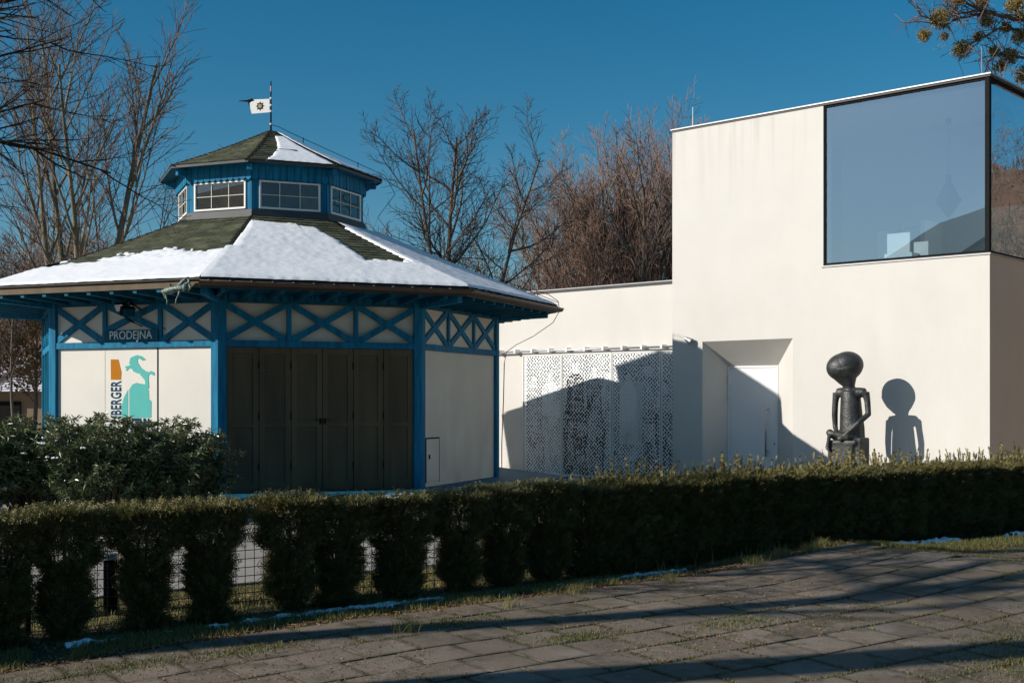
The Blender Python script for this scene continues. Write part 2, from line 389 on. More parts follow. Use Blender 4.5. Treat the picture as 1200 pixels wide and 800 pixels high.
def grid_surface(name, ps, qs, mtl, dz, kind='structure'):
    V = []; F = []
    for q in qs:
        for p in ps: V.append(ground_xy(p, q, dz))
    n = len(ps)
    for j in range(len(qs)-1):
        for i in range(n-1): F.append((j*n+i, j*n+i+1, (j+1)*n+i+1, (j+1)*n+i))
    o = np_mesh(name, V, F, mtl, smooth=True); tag(o, kind=kind); return o
# base sheet to the horizon, a little below everything
g = MB(); g.add([(-900,-900,-.15),(900,-900,-.15),(900,900,-.15),(-900,900,-.15)], [(0,1,2,3)]); tag(g.build('ground', M['ground']), kind='structure')
ps = np.arange(-16, 24.01, .25); 
grid_surface('soil_bed', ps, np.concatenate([np.arange(-2, 8.3, .3), np.arange(8.3, 9.3, .07)]), M['soil'], -.005)
tag(grid_surface('lawn', np.arange(-16, 24.01, .5), np.arange(9.2, 10.75, .3), M['turf'], -.004), kind='structure')
def yard_z(x, y):   # the yard swells a little under the kiosk and falls towards the building
    d = math.hypot(x+4.48, y-22.68); k_ = 1-smooth((d-5.2)/3.2)
    b_ = smooth((.676*x+.737*y-14.5)/4.5)
    return .136*k_-.104*b_*(1-k_)
V = []; F = []; ps = np.arange(-18, 32.1, .8); qs = np.arange(10.6, 46, .6)
for q in qs:
    for p in ps: x, y = pq(p, q); V.append((x, y, yard_z(x, y)))
for j in range(len(qs)-1):
    for i in range(len(ps)-1): F.append((j*len(ps)+i, j*len(ps)+i+1, (j+1)*len(ps)+i+1, (j+1)*len(ps)+i))
tag(np_mesh('asphalt_yard', V, F, M['asphalt'], smooth=True), kind='structure')
k = MB()
for i in range(-14, 24):
    x, y = pq(i+.006, 10.55); k.obox((x, y, -.03), Vector((DP.x, DP.y, 0))*.988, Vector((DQ.x, DQ.y, 0))*.08, (0,0,.055))
tag(k.build('path_edging', M['kerbconc'], bevel=.006), kind='structure')

# paving: every slab a slightly tilted block inside one mesh
rnd = random.Random(4)
def paving():
    V = []; F = []; T = []; E = []
    L, W = .40, .40
    row = 0; q = -1.5
    rows = int(round((Q_EDGE+1.5)/W)); 
    for r_ in range(rows):
        q1 = Q_EDGE-r_*W; q0 = q1-W
        p = -16 + (.2 if r_ % 2 else 0)
        while p < 24:
            l = L
            pc, qc = p+l/2, (q0+q1)/2
            if pc > P_CORNER and q1 > Q_EDGE2+.05: p += l; continue
            gap = .003+rnd.random()*.0045
            c4 = [rnd.gauss(0, .0016) for _ in range(4)]; lift = rnd.gauss(0, .0018)
            tone = min(1, max(0, rnd.gauss(.5, .28)))
            base = len(V); e_ = .045; xs_ = [p+gap, p+e_, p+l-e_, p+l-gap]; ys_ = [q0+gap, q0+e_, q1-e_, q1-gap]; chip = rnd.random() < .12
            for j in range(4):
                for i in range(4):
                    u, v = i/3, j/3; z = lift+(c4[0]*(1-u)+c4[1]*u)*(1-v)+(c4[2]*(1-u)+c4[3]*u)*v
                    jx, jy = (rnd.gauss(0, .003), rnd.gauss(0, .003)) if (i in (0, 3) or j in (0, 3)) else (0, 0)
                    if chip and i == 0 and j == 0: jx, jy = .02, .015
                    rim = i in (0, 3) or j in (0, 3); V.append(ground_xy(xs_[i]+jx, ys_[j]+jy, .004+z-(.0025 if rim else 0))); T.append(tone); E.append(1.0 if rim else 0.0)
            for j in range(3):
                for i in range(3): k_ = base+j*4+i; F.append((k_, k_+1, k_+5, k_+4))
            ring = [0, 1, 2, 3, 7, 11, 15, 14, 13, 12, 8, 4]; b2 = len(V)
            for r2_ in ring: x, y, z = V[base+r2_]; V.append((x, y, z-.05)); T.append(tone); E.append(1.0)
            for i in range(12): j = (i+1) % 12; F.append((base+ring[i], b2+i, b2+j, base+ring[j]))
            p += l
    return tag(np_mesh('paving', V, F, M['slab'], attr={'tone': T, 'edge': E}), kind='structure')
paving()

# ---------------- blades, litter, snow on the ground (nobody could count them)
rng = np.random.default_rng(7)
def blades(name, pts, h, wd, mtl, lean=.4, label='', tone=(.1, .9)):
    """pts (n,3): thin bent blades as two-quad strips"""
    n = len(pts); pts = np.asarray(pts, dtype=np.float32)
    ang = rng.random(n)*2*np.pi; H = h*(.5+rng.random(n)); la = rng.random(n)*2*np.pi; le = lean*H*(.3+rng.random(n))
    dx = np.stack([np.cos(ang), np.sin(ang), np.zeros(n)], 1)*wd
    ln = np.stack([np.cos(la)*le, np.sin(la)*le, np.zeros(n)], 1)
    z = np.stack([np.zeros(n), np.zeros(n), H], 1)
    V = np.stack([pts-dx, pts+dx, pts+ln*.35+z*.55+dx*.8, pts+ln*.35+z*.55-dx*.8, pts+ln+z*.97+dx*.12, pts+ln+z*.97-dx*.12], 1).reshape(-1, 3)
    b = np.arange(n)[:, None]*6
    F = np.concatenate([b+np.array([0,1,2,3]), b+np.array([3,2,4,5])])
    t = np.repeat(tone[0]+(tone[1]-tone[0])*rng.random(n), 6)
    o = np_mesh(name, V, F, mtl, attr={'tone': t}); return tag(o, kind='stuff')
def flakes(name, pts, size, mtl):
    n = len(pts); pts = np.asarray(pts, dtype=np.float32); a = rng.random(n)*2*np.pi; s = size*(.5+rng.random(n))
    u = np.stack([np.cos(a), np.sin(a), rng.normal(0, .35, n)], 1)*s[:, None]; v = np.stack([-np.sin(a), np.cos(a), rng.normal(0, .35, n)], 1)*s[:, None]*.6
    up = np.array([0, 0, 1])*size*.45
    V = np.stack([pts-u+up, pts-v*.9+up*.4, pts+u+up*1.2, pts+v*.9+up*.3], 1).reshape(-1, 3)
    F = np.arange(n)[:, None]*4+np.array([0,1,2,3])
    return tag(np_mesh(name, V, F, mtl, attr={'tone': np.repeat(rng.random(n), 4)}), kind='stuff')
def pts_band(n, p0, p1, qf, qs, keep=None):
    out = []
    for _ in range(n):
        p = rng.uniform(p0, p1); q = qf(p)+rng.normal(0, qs)
        if keep and not keep(p, q): continue
        out.append(ground_xy(p, q, 0))
    return out
def nz2(x, y, s): return mnoise.noise(Vector((x*s, y*s, 3.3)))
blades('verge_grass', pts_band(26000, -2, 6.9, lambda p: rng.uniform(8.06, 8.62), .03, lambda p, q: nz2(p, q, 2.2) > -.30), .034, .0024, M['grass'])
blades('verge_grass', pts_band(5600, 6.6, 9.6, lambda p: rng.uniform(8.03, 8.6), .03, lambda p, q: nz2(p, q, 2.2) > .05), .030, .0022, M['grass'], tone=(.5, 1))
blades('lawn_grass', [ground_xy(rng.uniform(0, 14), rng.uniform(8.75, 10.5), -.004) for _ in range(26000)], .045, .003, M['grass'], tone=(.0, .9))
flakes('fallen_leaves', [ground_xy(rng.uniform(0, 12), rng.uniform(8.75, 10.4), .0) for _ in range(3500)], .022, M['leaf'])
flakes('fallen_leaves', pts_band(8500, -1, 9.6, lambda p: 8.02+abs(rng.normal(0, .12)), .05), .012, M['leaf'])
flakes('fallen_leaves', pts_band(3500, -1, 9.6, lambda p: 8.6, .15), .014, M['leaf'])
flakes('leaf_litter', [ground_xy(*t, .006) for t in [(rng.uniform(0, 14), rng.uniform(3, 7.95)) for _ in range(30000)] if nz2(t[0], t[1], .9) > .0], .008, M['leaf'])
# moss and dead grass in the joints
jt = []
for _ in range(110000):
    if rng.random() < .55:
        row = rng.integers(0, 25); q = Q_EDGE-row*.4+rng.normal(0, .010); p = rng.uniform(-2, 16)
    else:
        row = rng.integers(0, 25); q = Q_EDGE-(row+rng.random())*.4; p = -16+(.2 if row % 2 else 0)+.4*rng.integers(35, 80)+rng.normal(0, .010)
    if p > P_CORNER and q > Q_EDGE2+.02: continue
    f = nz2(p, q, .55)+.5*nz2(p+9, q, 1.9)
    if f > -.05: jt.append(ground_xy(p, q, .0))
blades('joint_moss', jt, .014, .003, M['grass'], tone=(.0, .85))
# bigger moss patches and tufts
tf = []
for (px_, qx_, sp_, n_) in [(7.6, 4.6, .5, 2200), (6.9, 4.3, .35, 1200), (2.3, 7.6, .22, 700), (3.1, 7.5, .2, 900), (4.6, 7.4, .18, 600), (3.3, 5.9, .25, 600), (2.2, 6.3, .25, 700), (6.2, 6.2, .2, 500), (5.0, 6.5, .15, 500), (1.4, 7.6, .3, 900)]:
    for _ in range(n_): tf.append(ground_xy(px_+rng.normal(0, sp_), qx_+rng.normal(0, sp_*.45), .004))
blades('moss_patch', tf, .016, .003, M['grass'], tone=(.0, .7))
def tuft(p, q, n, h, s=.03): return [ground_xy(p+rng.normal(0, s), q+rng.normal(0, s), 0) for _ in range(n)]
tt = []
for (p, q, n) in [(4.2, 7.35, 160), (9.0, 8.0, 260), (8.7, 8.1, 160), (9.3, 8.12, 220), (8.2, 7.95, 120), (6.1, 7.9, 120), (5.3, 7.7, 80), (7.0, 7.8, 100)]: tt += tuft(p, q, n, .07, .045)
blades('dry_grass_tuft', tt, .075, .0018, M['grass'], lean=.9, tone=(.75, 1))
# stiff dead stalks at the foot of the hedge
ds = []
for _ in range(46):
    p = rng.uniform(6.9, 9.6); ds.append(ground_xy(p, 8.3+rng.normal(0, .05), 0))
blades('dead_stalks', ds, .13, .0028, M['grass'], lean=.25, tone=(.8, 1))
blades('verge_grass', [ground_xy(rng.uniform(9.6, 18), rng.uniform(7.53, 8.05), 0) for _ in range(15000)], .035, .0025, M['grass'], tone=(0, .75))
flakes('fallen_leaves', [ground_xy(rng.uniform(10.2, 18), 7.56+rng.normal(0, .05), 0) for _ in range(1200)], .012, M['leaf'])

def snow_patch(name, outline_f, p0, p1, q0, q1, step, th, label=None):
    nP = int((p1-p0)/step)+1; nQ = int((q1-q0)/step)+1; idx = -np.ones((nQ, nP), int); V = []; F = []
    H = np.zeros((nQ, nP))
    for j in range(nQ):
        for i in range(nP):
            p = p0+i*step; q = q0+j*step; m = outline_f(p, q)
            H[j, i] = m
    for j in range(nQ):
        for i in range(nP):
            m = H[j, i]
            if m > -.12:
                p = p0+i*step; q = q0+j*step; idx[j, i] = len(V)
                k = max(0, min(1, m*3)); V.append(ground_xy(p, q, th*math.sqrt(k)*(.7+.6*nz2(p, q, 9)+.5*nz2(p, q, 25))-(.012 if m < 0 else 0)+.004))
    for j in range(nQ-1):
        for i in range(nP-1):
            c = (idx[j,i], idx[j,i+1], idx[j+1,i+1], idx[j+1,i])
            if min(c) >= 0 and max(H[j,i], H[j,i+1], H[j+1,i+1], H[j+1,i]) > 0: F.append(c)
    return tag(np_mesh(name, V, F, M['snow'], smooth=True), kind='stuff')
snow_patch('ground_snow', lambda p, q: (.42-abs(q-8.50+.03*p-.12)/.10)+.9*nz2(p, q, 1.1)+.5*nz2(p, q, 6)-1.2*(p < 2.2)-1.2*smooth((p-7.4)/.8), .5, 8.6, 8.1, 8.8, .018, .03)
snow_patch('ground_snow', lambda p, q: (.35-abs(q-8.3)/.2)+.9*nz2(p, q, 1.5)+.7*nz2(p, q, 7), 9.9, 17, 8.0, 8.6, .025, .05)

# ------------------------------------------------------------------ octagonal kiosk
KC = Vector((-4.87, 24.65, 0)); AP = 4.20; T8 = math.tan(R(22.5)); ROT = 23
class Face:
    def __init__(s, deg, ap=AP):
        s.n = Vector((math.sin(R(deg)), -math.cos(R(deg)), 0)); s.u = Vector((math.cos(R(deg)), math.sin(R(deg)), 0)); s.ap = ap
        s.o = KC + s.n*ap; s.h = ap*T8; s.deg = deg
    def P(s, u, z, d=0): return s.o + s.u*u + s.n*d + Vector((0, 0, z))
    def box(s, mb, u0, u1, z0, z1, d0, d1): mb.obox(s.P(u0, z0, d0), s.u*(u1-u0), s.n*(d1-d0), (0, 0, z1-z0))
    def u_px(s, px, d=0):
        r = (px-600)/1430; o = s.o+s.n*d   # where the sight line through that column meets the wall
        return (o.x-r*o.y)/(r*s.u.y-s.u.x)
def oct_pts(ap, z, rot=ROT): 
    r = ap/math.cos(R(22.5)); return [KC+Vector((r*math.sin(R(rot-22.5+45*k)), -r*math.cos(R(rot-22.5+45*k)), z)) for k in range(8)]
kiosk = thing('octagonal_kiosk', KC, 'blue and cream octagonal wooden kiosk with brown folding doors and snowy shingle roof', 'kiosk')
ZB0, ZB1, ZF0, ZW = 2.56, 2.67, 3.31, 3.46
pl = MB(); pl.add(oct_pts(5.55, -.03)+oct_pts(5.55, .13), [tuple(reversed(range(8))), tuple(range(8, 16))]+[(i, (i+1) % 8, 8+(i+1) % 8, 8+i) for i in range(8)])
pl.build('plinth', M['bluedark'], kiosk, bevel=.01)
faces = [Face(ROT+45*k) for k in range(8)]   # 0 door face, 1 right face, 7 left face, 6 far-left face
for k, f in enumerate(faces):
    h = f.h
    w_ = MB(); f.box(w_, -h+.02, h-.02, .10, ZW, -.10, 0 if k != 0 else -.06)
    w_.build('wall_panel', M['board'] if k == 7 else M['cream'], kiosk)
    b = MB(); f.box(b, -h, h, ZB0, ZB1, .0, .05); b.build('rail', M['blue'], kiosk, bevel=.006)
    b = MB(); f.box(b, -h, h, ZF0-.02, ZF0+.06, .0, .045); b.build('rail', M['bluedark'], kiosk)
    if k in (5, 6, 7, 0, 1, 2):
        # three crossed bays above the rail
        B = [(-h+.06, -h/3-.035), (-h/3+.035, h/3-.035), (h/3+.035, h-.06)]
        for i, (a0, a1) in enumerate(B):
            if i: 
                b = MB(); f.box(b, a0-.075, a0+.005, ZB1, ZF0-.02, .0, .043); b.build('short_post', M['blue'], kiosk)
            zz0 = ZB1 if not (k == 7 and i == 1) else ZB1+.20
            zz1 = ZF0-.02; wd = .052
            for sgn in (1, -1):
                b = MB(); A = (a0, zz0) if sgn == 1 else (a0, zz1); C = (a1, zz1) if sgn == 1 else (a1, zz0)
                d = Vector((C[0]-A[0], C[1]-A[1])).normalized(); nn = Vector((-d.y, d.x))*wd
                # clip the brace to its bay: a hexagon
                def xs(z, s_): # u where edge line offset s_ meets height z
                    p0 = Vector(A)+nn*s_; return p0.x+(z-p0.y)/d.y*d.x
                def zs(u, s_):
                    p0 = Vector(A)+nn*s_; return p0.y+(u-p0.x)/d.x*d.y
                poly = [A, (xs(A[1], -1), A[1]), (a1, zs(a1, -1)), C, (xs(C[1], 1), C[1]), (a0, zs(a0, 1))]
                b.prism(poly, f.P(0, 0, .001+.0025*(sgn > 0)), f.u, (0, 0, 1), f.n*.032)
                b.build('cross_brace', M['blue'], kiosk)
        # scalloped frieze boards under the eave
        fb = MB(); nb = 24; wdt = 2*h/nb
        for i in range(nb):
            u0 = -h+i*wdt+.006; u1 = u0+wdt-.012; z1 = ZW+.02; z0 = ZF0+.045
            um = (u0+u1)/2
            fb.prism([(u0, z1), (u0, z0+.02), (u0+.02, z0-.012), (um, z0-.028), (u1-.02, z0-.012), (u1, z0+.02), (u1, z1)], f.P(0, 0, .048), f.u, (0, 0, 1), f.n*(.016+.004*(i % 2)))
        fb.build('frieze_boards', M['blue'], kiosk)
    # corner post at the face's left end
    p = oct_pts(AP, 0)[k]; rad = (p-KC).normalized(); tan = Vector((-rad.y, rad.x, 0)); b = MB()
    f2 = faces[(k-1) % 8]
    w0 = .115
    c0 = p+f.u*w0; c1 = p+f.u*w0+f.n*.062; c2 = p+rad*.067; c3 = p-f2.u*w0+f2.n*.062; c4 = p-f2.u*w0; c5 = p-rad*.1
    poly = [c0, c1, c2, c3, c4, c5]
    zt, zb = Vector((0,0,ZW)), Vector((0,0,.10))
    n6 = 6; b.add([q+zb for q in poly]+[q+zt for q in poly], [tuple(range(6)), tuple(range(11, 5, -1))]+[(i, 6+i, 6+(i+1) % 6, (i+1) % 6) for i in range(6)])
    b.build('corner_post', M['blue'], kiosk, bevel=.005)
# door face: six louvred leaves
f = faces[0]; h = f.h
u0, u1 = -h+.12, h-.12; lw = (u1-u0)/6
for i in range(6):
    a0, a1 = u0+i*lw+.005, u0+(i+1)*lw-.005; z0, z1 = .14, ZB0-.004
    b = MB(); st = .095
    f.box(b, a0, a1, z0, z1, -.055, -.012)
    f.box(b, a0, a0+st, z0, z1, -.012, .012); f.box(b, a1-st, a1, z0, z1, -.012, .012)
    for (za, zb_) in ((z0, z0+.16), (1.22, 1.30), (z1-.11, z1)): f.box(b, a0+st, a1-st, za, zb_, -.0125, .0115)
    lf = b.build('door_leaf', M['brown'], kiosk, bevel=.003)
    s_ = MB()
    for (za, zb_) in ((z0+.16, 1.22), (1.30, z1-.11)):
        n = int((zb_-za)/.055)
        for j in range(n):
            z = za+j*(zb_-za)/n; dz = (zb_-za)/n
            o = f.P(a0+st+.004, z, -.006); s_.obox(o, f.u*(a1-a0-2*st-.008), Vector((0,0,dz*.95))-f.n*.012, f.n*.006)
    s_.build('louvres', M['brown'], lf)
    if i in (2, 3):
        hd = MB(); uu = a1-.03 if i == 2 else a0+.03
        f.box(hd, uu-.02, uu+.02, 1.27, 1.37, .012, .018); hd.tube([f.P(uu, 1.34, .018), f.P(uu, 1.34, .06), f.P(uu+(-.1 if i == 2 else .1), 1.34, .065)], .008, 6); hd.build('handle', M['black'], lf)
    if i in (0, 1, 3, 4):
        hg = MB()
        for zz in (.5, 1.35, 2.2): f.box(hg, a1-.012, a1+.012, zz, zz+.12, .013, .02)
        hg.build('hinge', M['black'], lf)
# right face: small service hatch low on the left
f = faces[1]; hb = MB(); ua, ub = -f.h+.25, -f.h+.78
f.box(hb, ua, ub, .22, .98, 0, .012); ht = hb.build('service_hatch', M['cream'], kiosk, bevel=.003)
ln = MB()
for (a, b_, c, d) in ((ua-.022, ua, .20, 1.0), (ub, ub+.010, .20, 1.0), (ua-.022, ub+.01, .98, 1.005)): f.box(ln, a, b_, c, d, .002, .016)
f.box(ln, ua+.10, ua+.13, .62, .70, .012, .03); ln.build('hatch_frame', M['black'], ht)
# left face seams: one dark batten gap, one faint joint
f = faces[7]; us = f.u_px(185); b = MB(); f.box(b, us-.012, us+.012, .12, ZB0, .001, .006); b.build('board_joint', M['black'], kiosk)
us2 = f.u_px(123); b = MB(); f.box(b, us2-.004, us2+.004, .12, ZB0, .001, .004); b.build('board_joint', M['cream'], kiosk)
# far-left face has posts with narrow panels
f = faces[6]
for i in range(1, 3):
    b = MB(); u = -f.h+2*f.h*i/3; f.box(b, u-.05, u+.05, .1, ZB0, 0, .05); b.build('wall_post', M['blue'], kiosk)
b = MB(); f.box(b, -f.h+.2, -f.h/3-.06, .4, 2.45, .003, .02); b.build('shutter', M['black'], kiosk)

# roofs: lapped courses of shingles as real steps
def roof_face(f0, deg, ap0, z0, ap1, z1, courses, flare=0.0):
    fn = Vector((math.sin(R(deg)), -math.cos(R(deg)), 0)); fu = Vector((math.cos(R(deg)), math.sin(R(deg)), 0))
    def pt(t, s, lift=0):
        ap = ap0+(ap1-ap0)*t; z = z0+(z1-z0)*t-flare*math.sin(math.pi*min(1, t))*1.0
        return KC+fn*ap+fu*(ap*T8*s)+Vector((0, 0, z+lift))
    return pt
def roof(name, ap0, z0, ap1, z1, courses, flare, parent, under):
    V = []; F = []; UV = []
    L = math.hypot(ap0-ap1, z1-z0)
    for k in range(8):
        pt = roof_face(None, ROT+45*k, ap0, z0, ap1, z1, courses, flare)
        for i in range(courses):
            ta, tb = i/courses, (i+1)/courses
            m = 14
            for s_ in range(m):
                sa, sb = -1+2*s_/m, -1+2*(s_+1)/m
                b = len(V); la = .013+.003*math.sin(k*7+i*3.1+s_*2.3)
                V += [pt(ta, sa, la), pt(ta, sb, la), pt(tb, sb, 0), pt(tb, sa, 0), pt(ta, sa, 0-.002), pt(ta, sb, -.002)]
                F += [(b, b+1, b+2, b+3), (b+4, b+5, b+1, b)]
                ua = (ap0+(ap1-ap0)*ta)*T8; ub = (ap0+(ap1-ap0)*tb)*T8
                UV += [(sa*ua+k*10, ta*L), (sb*ua+k*10, ta*L), (sb*ub+k*10, tb*L-.002), (sa*ub+k*10, tb*L-.002), (sa*ua+k*10, ta*L), (sb*ua+k*10, ta*L), (sb*ua+k*10, ta*L), (sa*ua+k*10, ta*L)]
    base = root_loc(parent); me = bpy.data.meshes.new(name)
    me.from_pydata([tuple(v-base) for v in V], [], F)
    ul = me.uv_layers.new(name='UVMap'); ul.data.foreach_set('uv', [c for uv in UV for c in uv]); me.update()
    return link(name, me, M['shingle'], parent)
ZE, ZT = 3.555, 5.12; APE, APT = 5.34, 1.74
CZE, CZA = 6.10, 7.10; CAP = 1.90*1.09
main_roof = roof('roof', APE, ZE, APT, ZT, 26, .035, kiosk, None)
crown = roof('cupola_roof', CAP, CZE, .03, CZA, 15, .03, kiosk, None)
# hip caps
for (a0, z0, a1, z1, fl, par) in ((APE, ZE, APT, ZT, .035, main_roof), (CAP, CZE, .03, CZA, .03, crown)):
    for k in range(8):
        hc = MB(); N = 22
        for i in range(N):
            def hp(t):
                ap = a0+(a1-a0)*t; z = z0+(z1-z0)*t-fl*math.sin(math.pi*t); r = ap/math.cos(R(22.5)); an = R(ROT-22.5+45*k)
                return KC+Vector((r*math.sin(an), -r*math.cos(an), z))
            A, B = hp(i/N), hp((i+1)/N+.004); an = R(ROT-22.5+45*k); tn = Vector((math.cos(an), math.sin(an), 0))*.085
            hc.add([A-tn+Vector((0,0,-.012)), A+Vector((0,0,.026)), A+tn+Vector((0,0,-.012)), B+tn+Vector((0,0,-.026)), B+Vector((0,0,.010)), B-tn+Vector((0,0,-.026))], [(0,1,4,5), (1,2,3,4), (0,2,1)])
        hc.build('hip_cap', M['shingle'], par)
# eaves: soffit, fascia, gutters, rafters
sf = MB(); A, B = oct_pts(APE-.03, 3.46), oct_pts(AP+.05, 3.44); 
for k in range(8):
    j = (k+1) % 8
    sf.add([A[k], A[j], B[j], B[k], A[k]+Vector((0,0,.03)), A[j]+Vector((0,0,.03)), B[j]+Vector((0,0,.3)), B[k]+Vector((0,0,.3))], [(0,3,2,1)[::-1], (4,5,6,7)])
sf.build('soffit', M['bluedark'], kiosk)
for k in range(8):
    f = Face(ROT+45*k, APE-.02); b = MB(); f.box(b, -f.h, f.h, 3.43, 3.55, -.03, .0); b.build('fascia', M['darkflash'] if k not in (7,) else M['brown'], kiosk)
    b = MB(); hh = (APE+.01)*T8; f.box(b, -hh, hh, 3.548, 3.562, -.03, .045); b.build('eave_flashing', M['darkflash'], kiosk)
    ra = MB()
    for i in range(-4, 5):
        u = i*.46
        ra.obox(faces[k].P(u-.035, 3.33, .05), faces[k].u*.07, faces[k].n*(APE-AP-.10)+Vector((0,0,.045)), (0,0,.105))
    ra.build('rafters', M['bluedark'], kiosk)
    an = R(ROT-22.5+45*k); rd = Vector((math.sin(an), -math.cos(an), 0)); tn = Vector((math.cos(an), math.sin(an), 0))
    ra = MB(); p = KC+rd*(AP/math.cos(R(22.5)))+Vector((0,0,3.27)); ra.obox(p-tn*.05, tn*.1, rd*1.05+Vector((0,0,.06)), (0,0,.14)); ra.build('corner_bracket', M['blue'], kiosk, bevel=.008)
    if k in (0, 1, 2):   # half-round brown gutters with brackets
        gb = MB(); f = Face(ROT+45*k, APE+.075); hh = f.h; N = 9; r_ = .062
        prof = [(math.cos(a)*r_, math.sin(a)*r_) for a in [math.pi+math.pi*i/N for i in range(N+1)]]
        out = [f.P(-hh, 3.515+z, d) for d, z in prof]+[f.P(hh, 3.515+z, d) for d, z in prof]
        inn = [f.P(-hh, 3.519+z*.9, d*.93) for d, z in prof]+[f.P(hh, 3.519+z*.9, d*.93) for d, z in prof]
        n1 = N+1
        gb.add(out, [(i, i+1, n1+i+1, n1+i) for i in range(N)]); gb.add(inn, [(i, n1+i, n1+i+1, i+1) for i in range(N)])
        gb.tube([f.P(-hh, 3.52, r_), f.P(hh, 3.52, r_)], .008, 6)
        gt = gb.build('gutter', M['brownframe'], kiosk, smooth=True)
        for i in range(int(2*hh/.33)):
            br = MB(); u = -hh+.15+i*.33; f.box(br, u-.012, u+.012, 3.52, 3.545, -.10, .07)
            br.build('gutter_bracket', M['darkflash'], gt)
# cupola
CF = [Face(ROT+45*k, 1.72) for k in range(8)]
fl = MB(); A, B = oct_pts(1.80, 5.06), oct_pts(1.755, 5.235)
for k in range(8):
    j = (k+1) % 8; fl.add([A[k], A[j], B[j], B[k]], [(0,1,2,3)])
A = oct_pts(1.755, 5.235); B = oct_pts(1.70, 5.236); fl.add(A+B, [(k, (k+1) % 8, 8+(k+1) % 8, 8+k) for k in range(8)])
fl.build('cupola_flashing', M['darkflash'], kiosk)
for k, f in enumerate(CF):
    h = f.h; W0, W1 = 5.275, 5.76; m_ = .15
    b = MB(); f.box(b, -h+.01, h-.01, W1+.01, 6.08, -.06, 0); f.box(b, -h+.01, -h+m_, 5.235, W1+.01, -.06, 0); f.box(b, h-m_, h-.01, 5.235, W1+.01, -.06, 0); f.box(b, -h+m_, h-m_, 5.235, W0-.01, -.06, 0)
    cw = b.build('cupola_wall', M['blue'], kiosk)
    fb = MB(); nb = 11; wdt = 2*(h+.02)/nb
    for i in range(nb):
        a0 = -h-.02+i*wdt+.005; a1 = a0+wdt-.010; z0 = 5.80; z1 = 6.09; um = (a0+a1)/2
        fb.prism([(a0, z1), (a0, z0+.03), (a0+.012, z0+.008), (um, z0-.022), (a1-.012, z0+.008), (a1, z0+.03), (a1, z1)], f.P(0, 0, .045), f.u, (0, 0, 1), f.n*(.016+.004*(i % 2)))
    fb.build('frieze_boards', M['blue'], kiosk)
    b = MB(); f.box(b, -h-.01, h+.01, 5.98, 6.05, 0.0, .045); b.build('rail', M['blue'], kiosk)
    wf = MB(); a, c = -h+m_-.02, h-m_+.02; t_ = .036
    f.box(wf, a, c, W0-.02, W0-.02+t_, -.03, .025); f.box(wf, a, c, W1, W1+t_*.8, -.03, .025); f.box(wf, a, a+t_, W0-.02+t_, W1, -.03, .024); f.box(wf, c-t_, c, W0-.02+t_, W1, -.03, .024)
    win = wf.build('window', M['white'], kiosk, bevel=.003)
    gl = MB(); f.box(gl, a+t_, c-t_, W0+.022, W1, -.012, -.008); gl.build('pane', M['glassdark'], win)
    gb = MB()
    for i in (1, 2): u = a+(c-a)*i/3; f.box(gb, u-.007, u+.007, W0+.022, W1, -.006, .006)
    f.box(gb, a+t_, c-t_, (W0+W1)/2, (W0+W1)/2+.012, -.007, .005); gb.build('glazing_bars', M['cream'], win)
# cupola soffit and corner brackets, inside floor, roof lining
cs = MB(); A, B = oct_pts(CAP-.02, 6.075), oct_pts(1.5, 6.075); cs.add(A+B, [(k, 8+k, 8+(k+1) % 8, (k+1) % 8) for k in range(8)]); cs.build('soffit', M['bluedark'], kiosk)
A = oct_pts(CAP-.005, 6.05); B = oct_pts(CAP-.005, 6.105); ef = MB(); ef.add(A+B, [(k, (k+1) % 8, 8+(k+1) % 8, 8+k) for k in range(8)]); ef.build('eave_flashing', M['darkflash'], kiosk)
for k in range(8):
    an = R(ROT-22.5+45*k); rd = Vector((math.sin(an), -math.cos(an), 0)); tn = Vector((math.cos(an), math.sin(an), 0))
    b = MB(); b.obox(KC+rd*1.84+tn*-.045+Vector((0,0,5.93)), tn*.09, rd*.28, (0,0,.12)); b.build('corner_bracket', M['blue'], kiosk, bevel=.006)
b = MB(); b.add(oct_pts(1.70, 5.10), [tuple(range(8))]); b.build('cupola_floor', M['brown'], kiosk)
# a timber post and boards inside the cupola, seen through its panes
b = MB(); b.box(KC.x-.09, KC.x+.09, KC.y-.09, KC.y+.09, 5.11, 6.9)
for a in (-1, 1): b.tube([KC+Vector((0,0,5.6)), KC+Vector((a*1.2, .5, 6.05))], .05, 6)
b.build('king_post', mat('warm_timber', (.30, .16, .08), .7, .2, 4), kiosk)
b = MB(); A = oct_pts(.95, 5.11); B = oct_pts(.95, 6.0); b.add(A+B, [(k, (k+1) % 8, 8+(k+1) % 8, 8+k) for k in range(8)]+[tuple(range(8, 16))]); b.build('inner_boarding', mat('warm_boards', (.62, .36, .19), .7, .25, 3), kiosk)

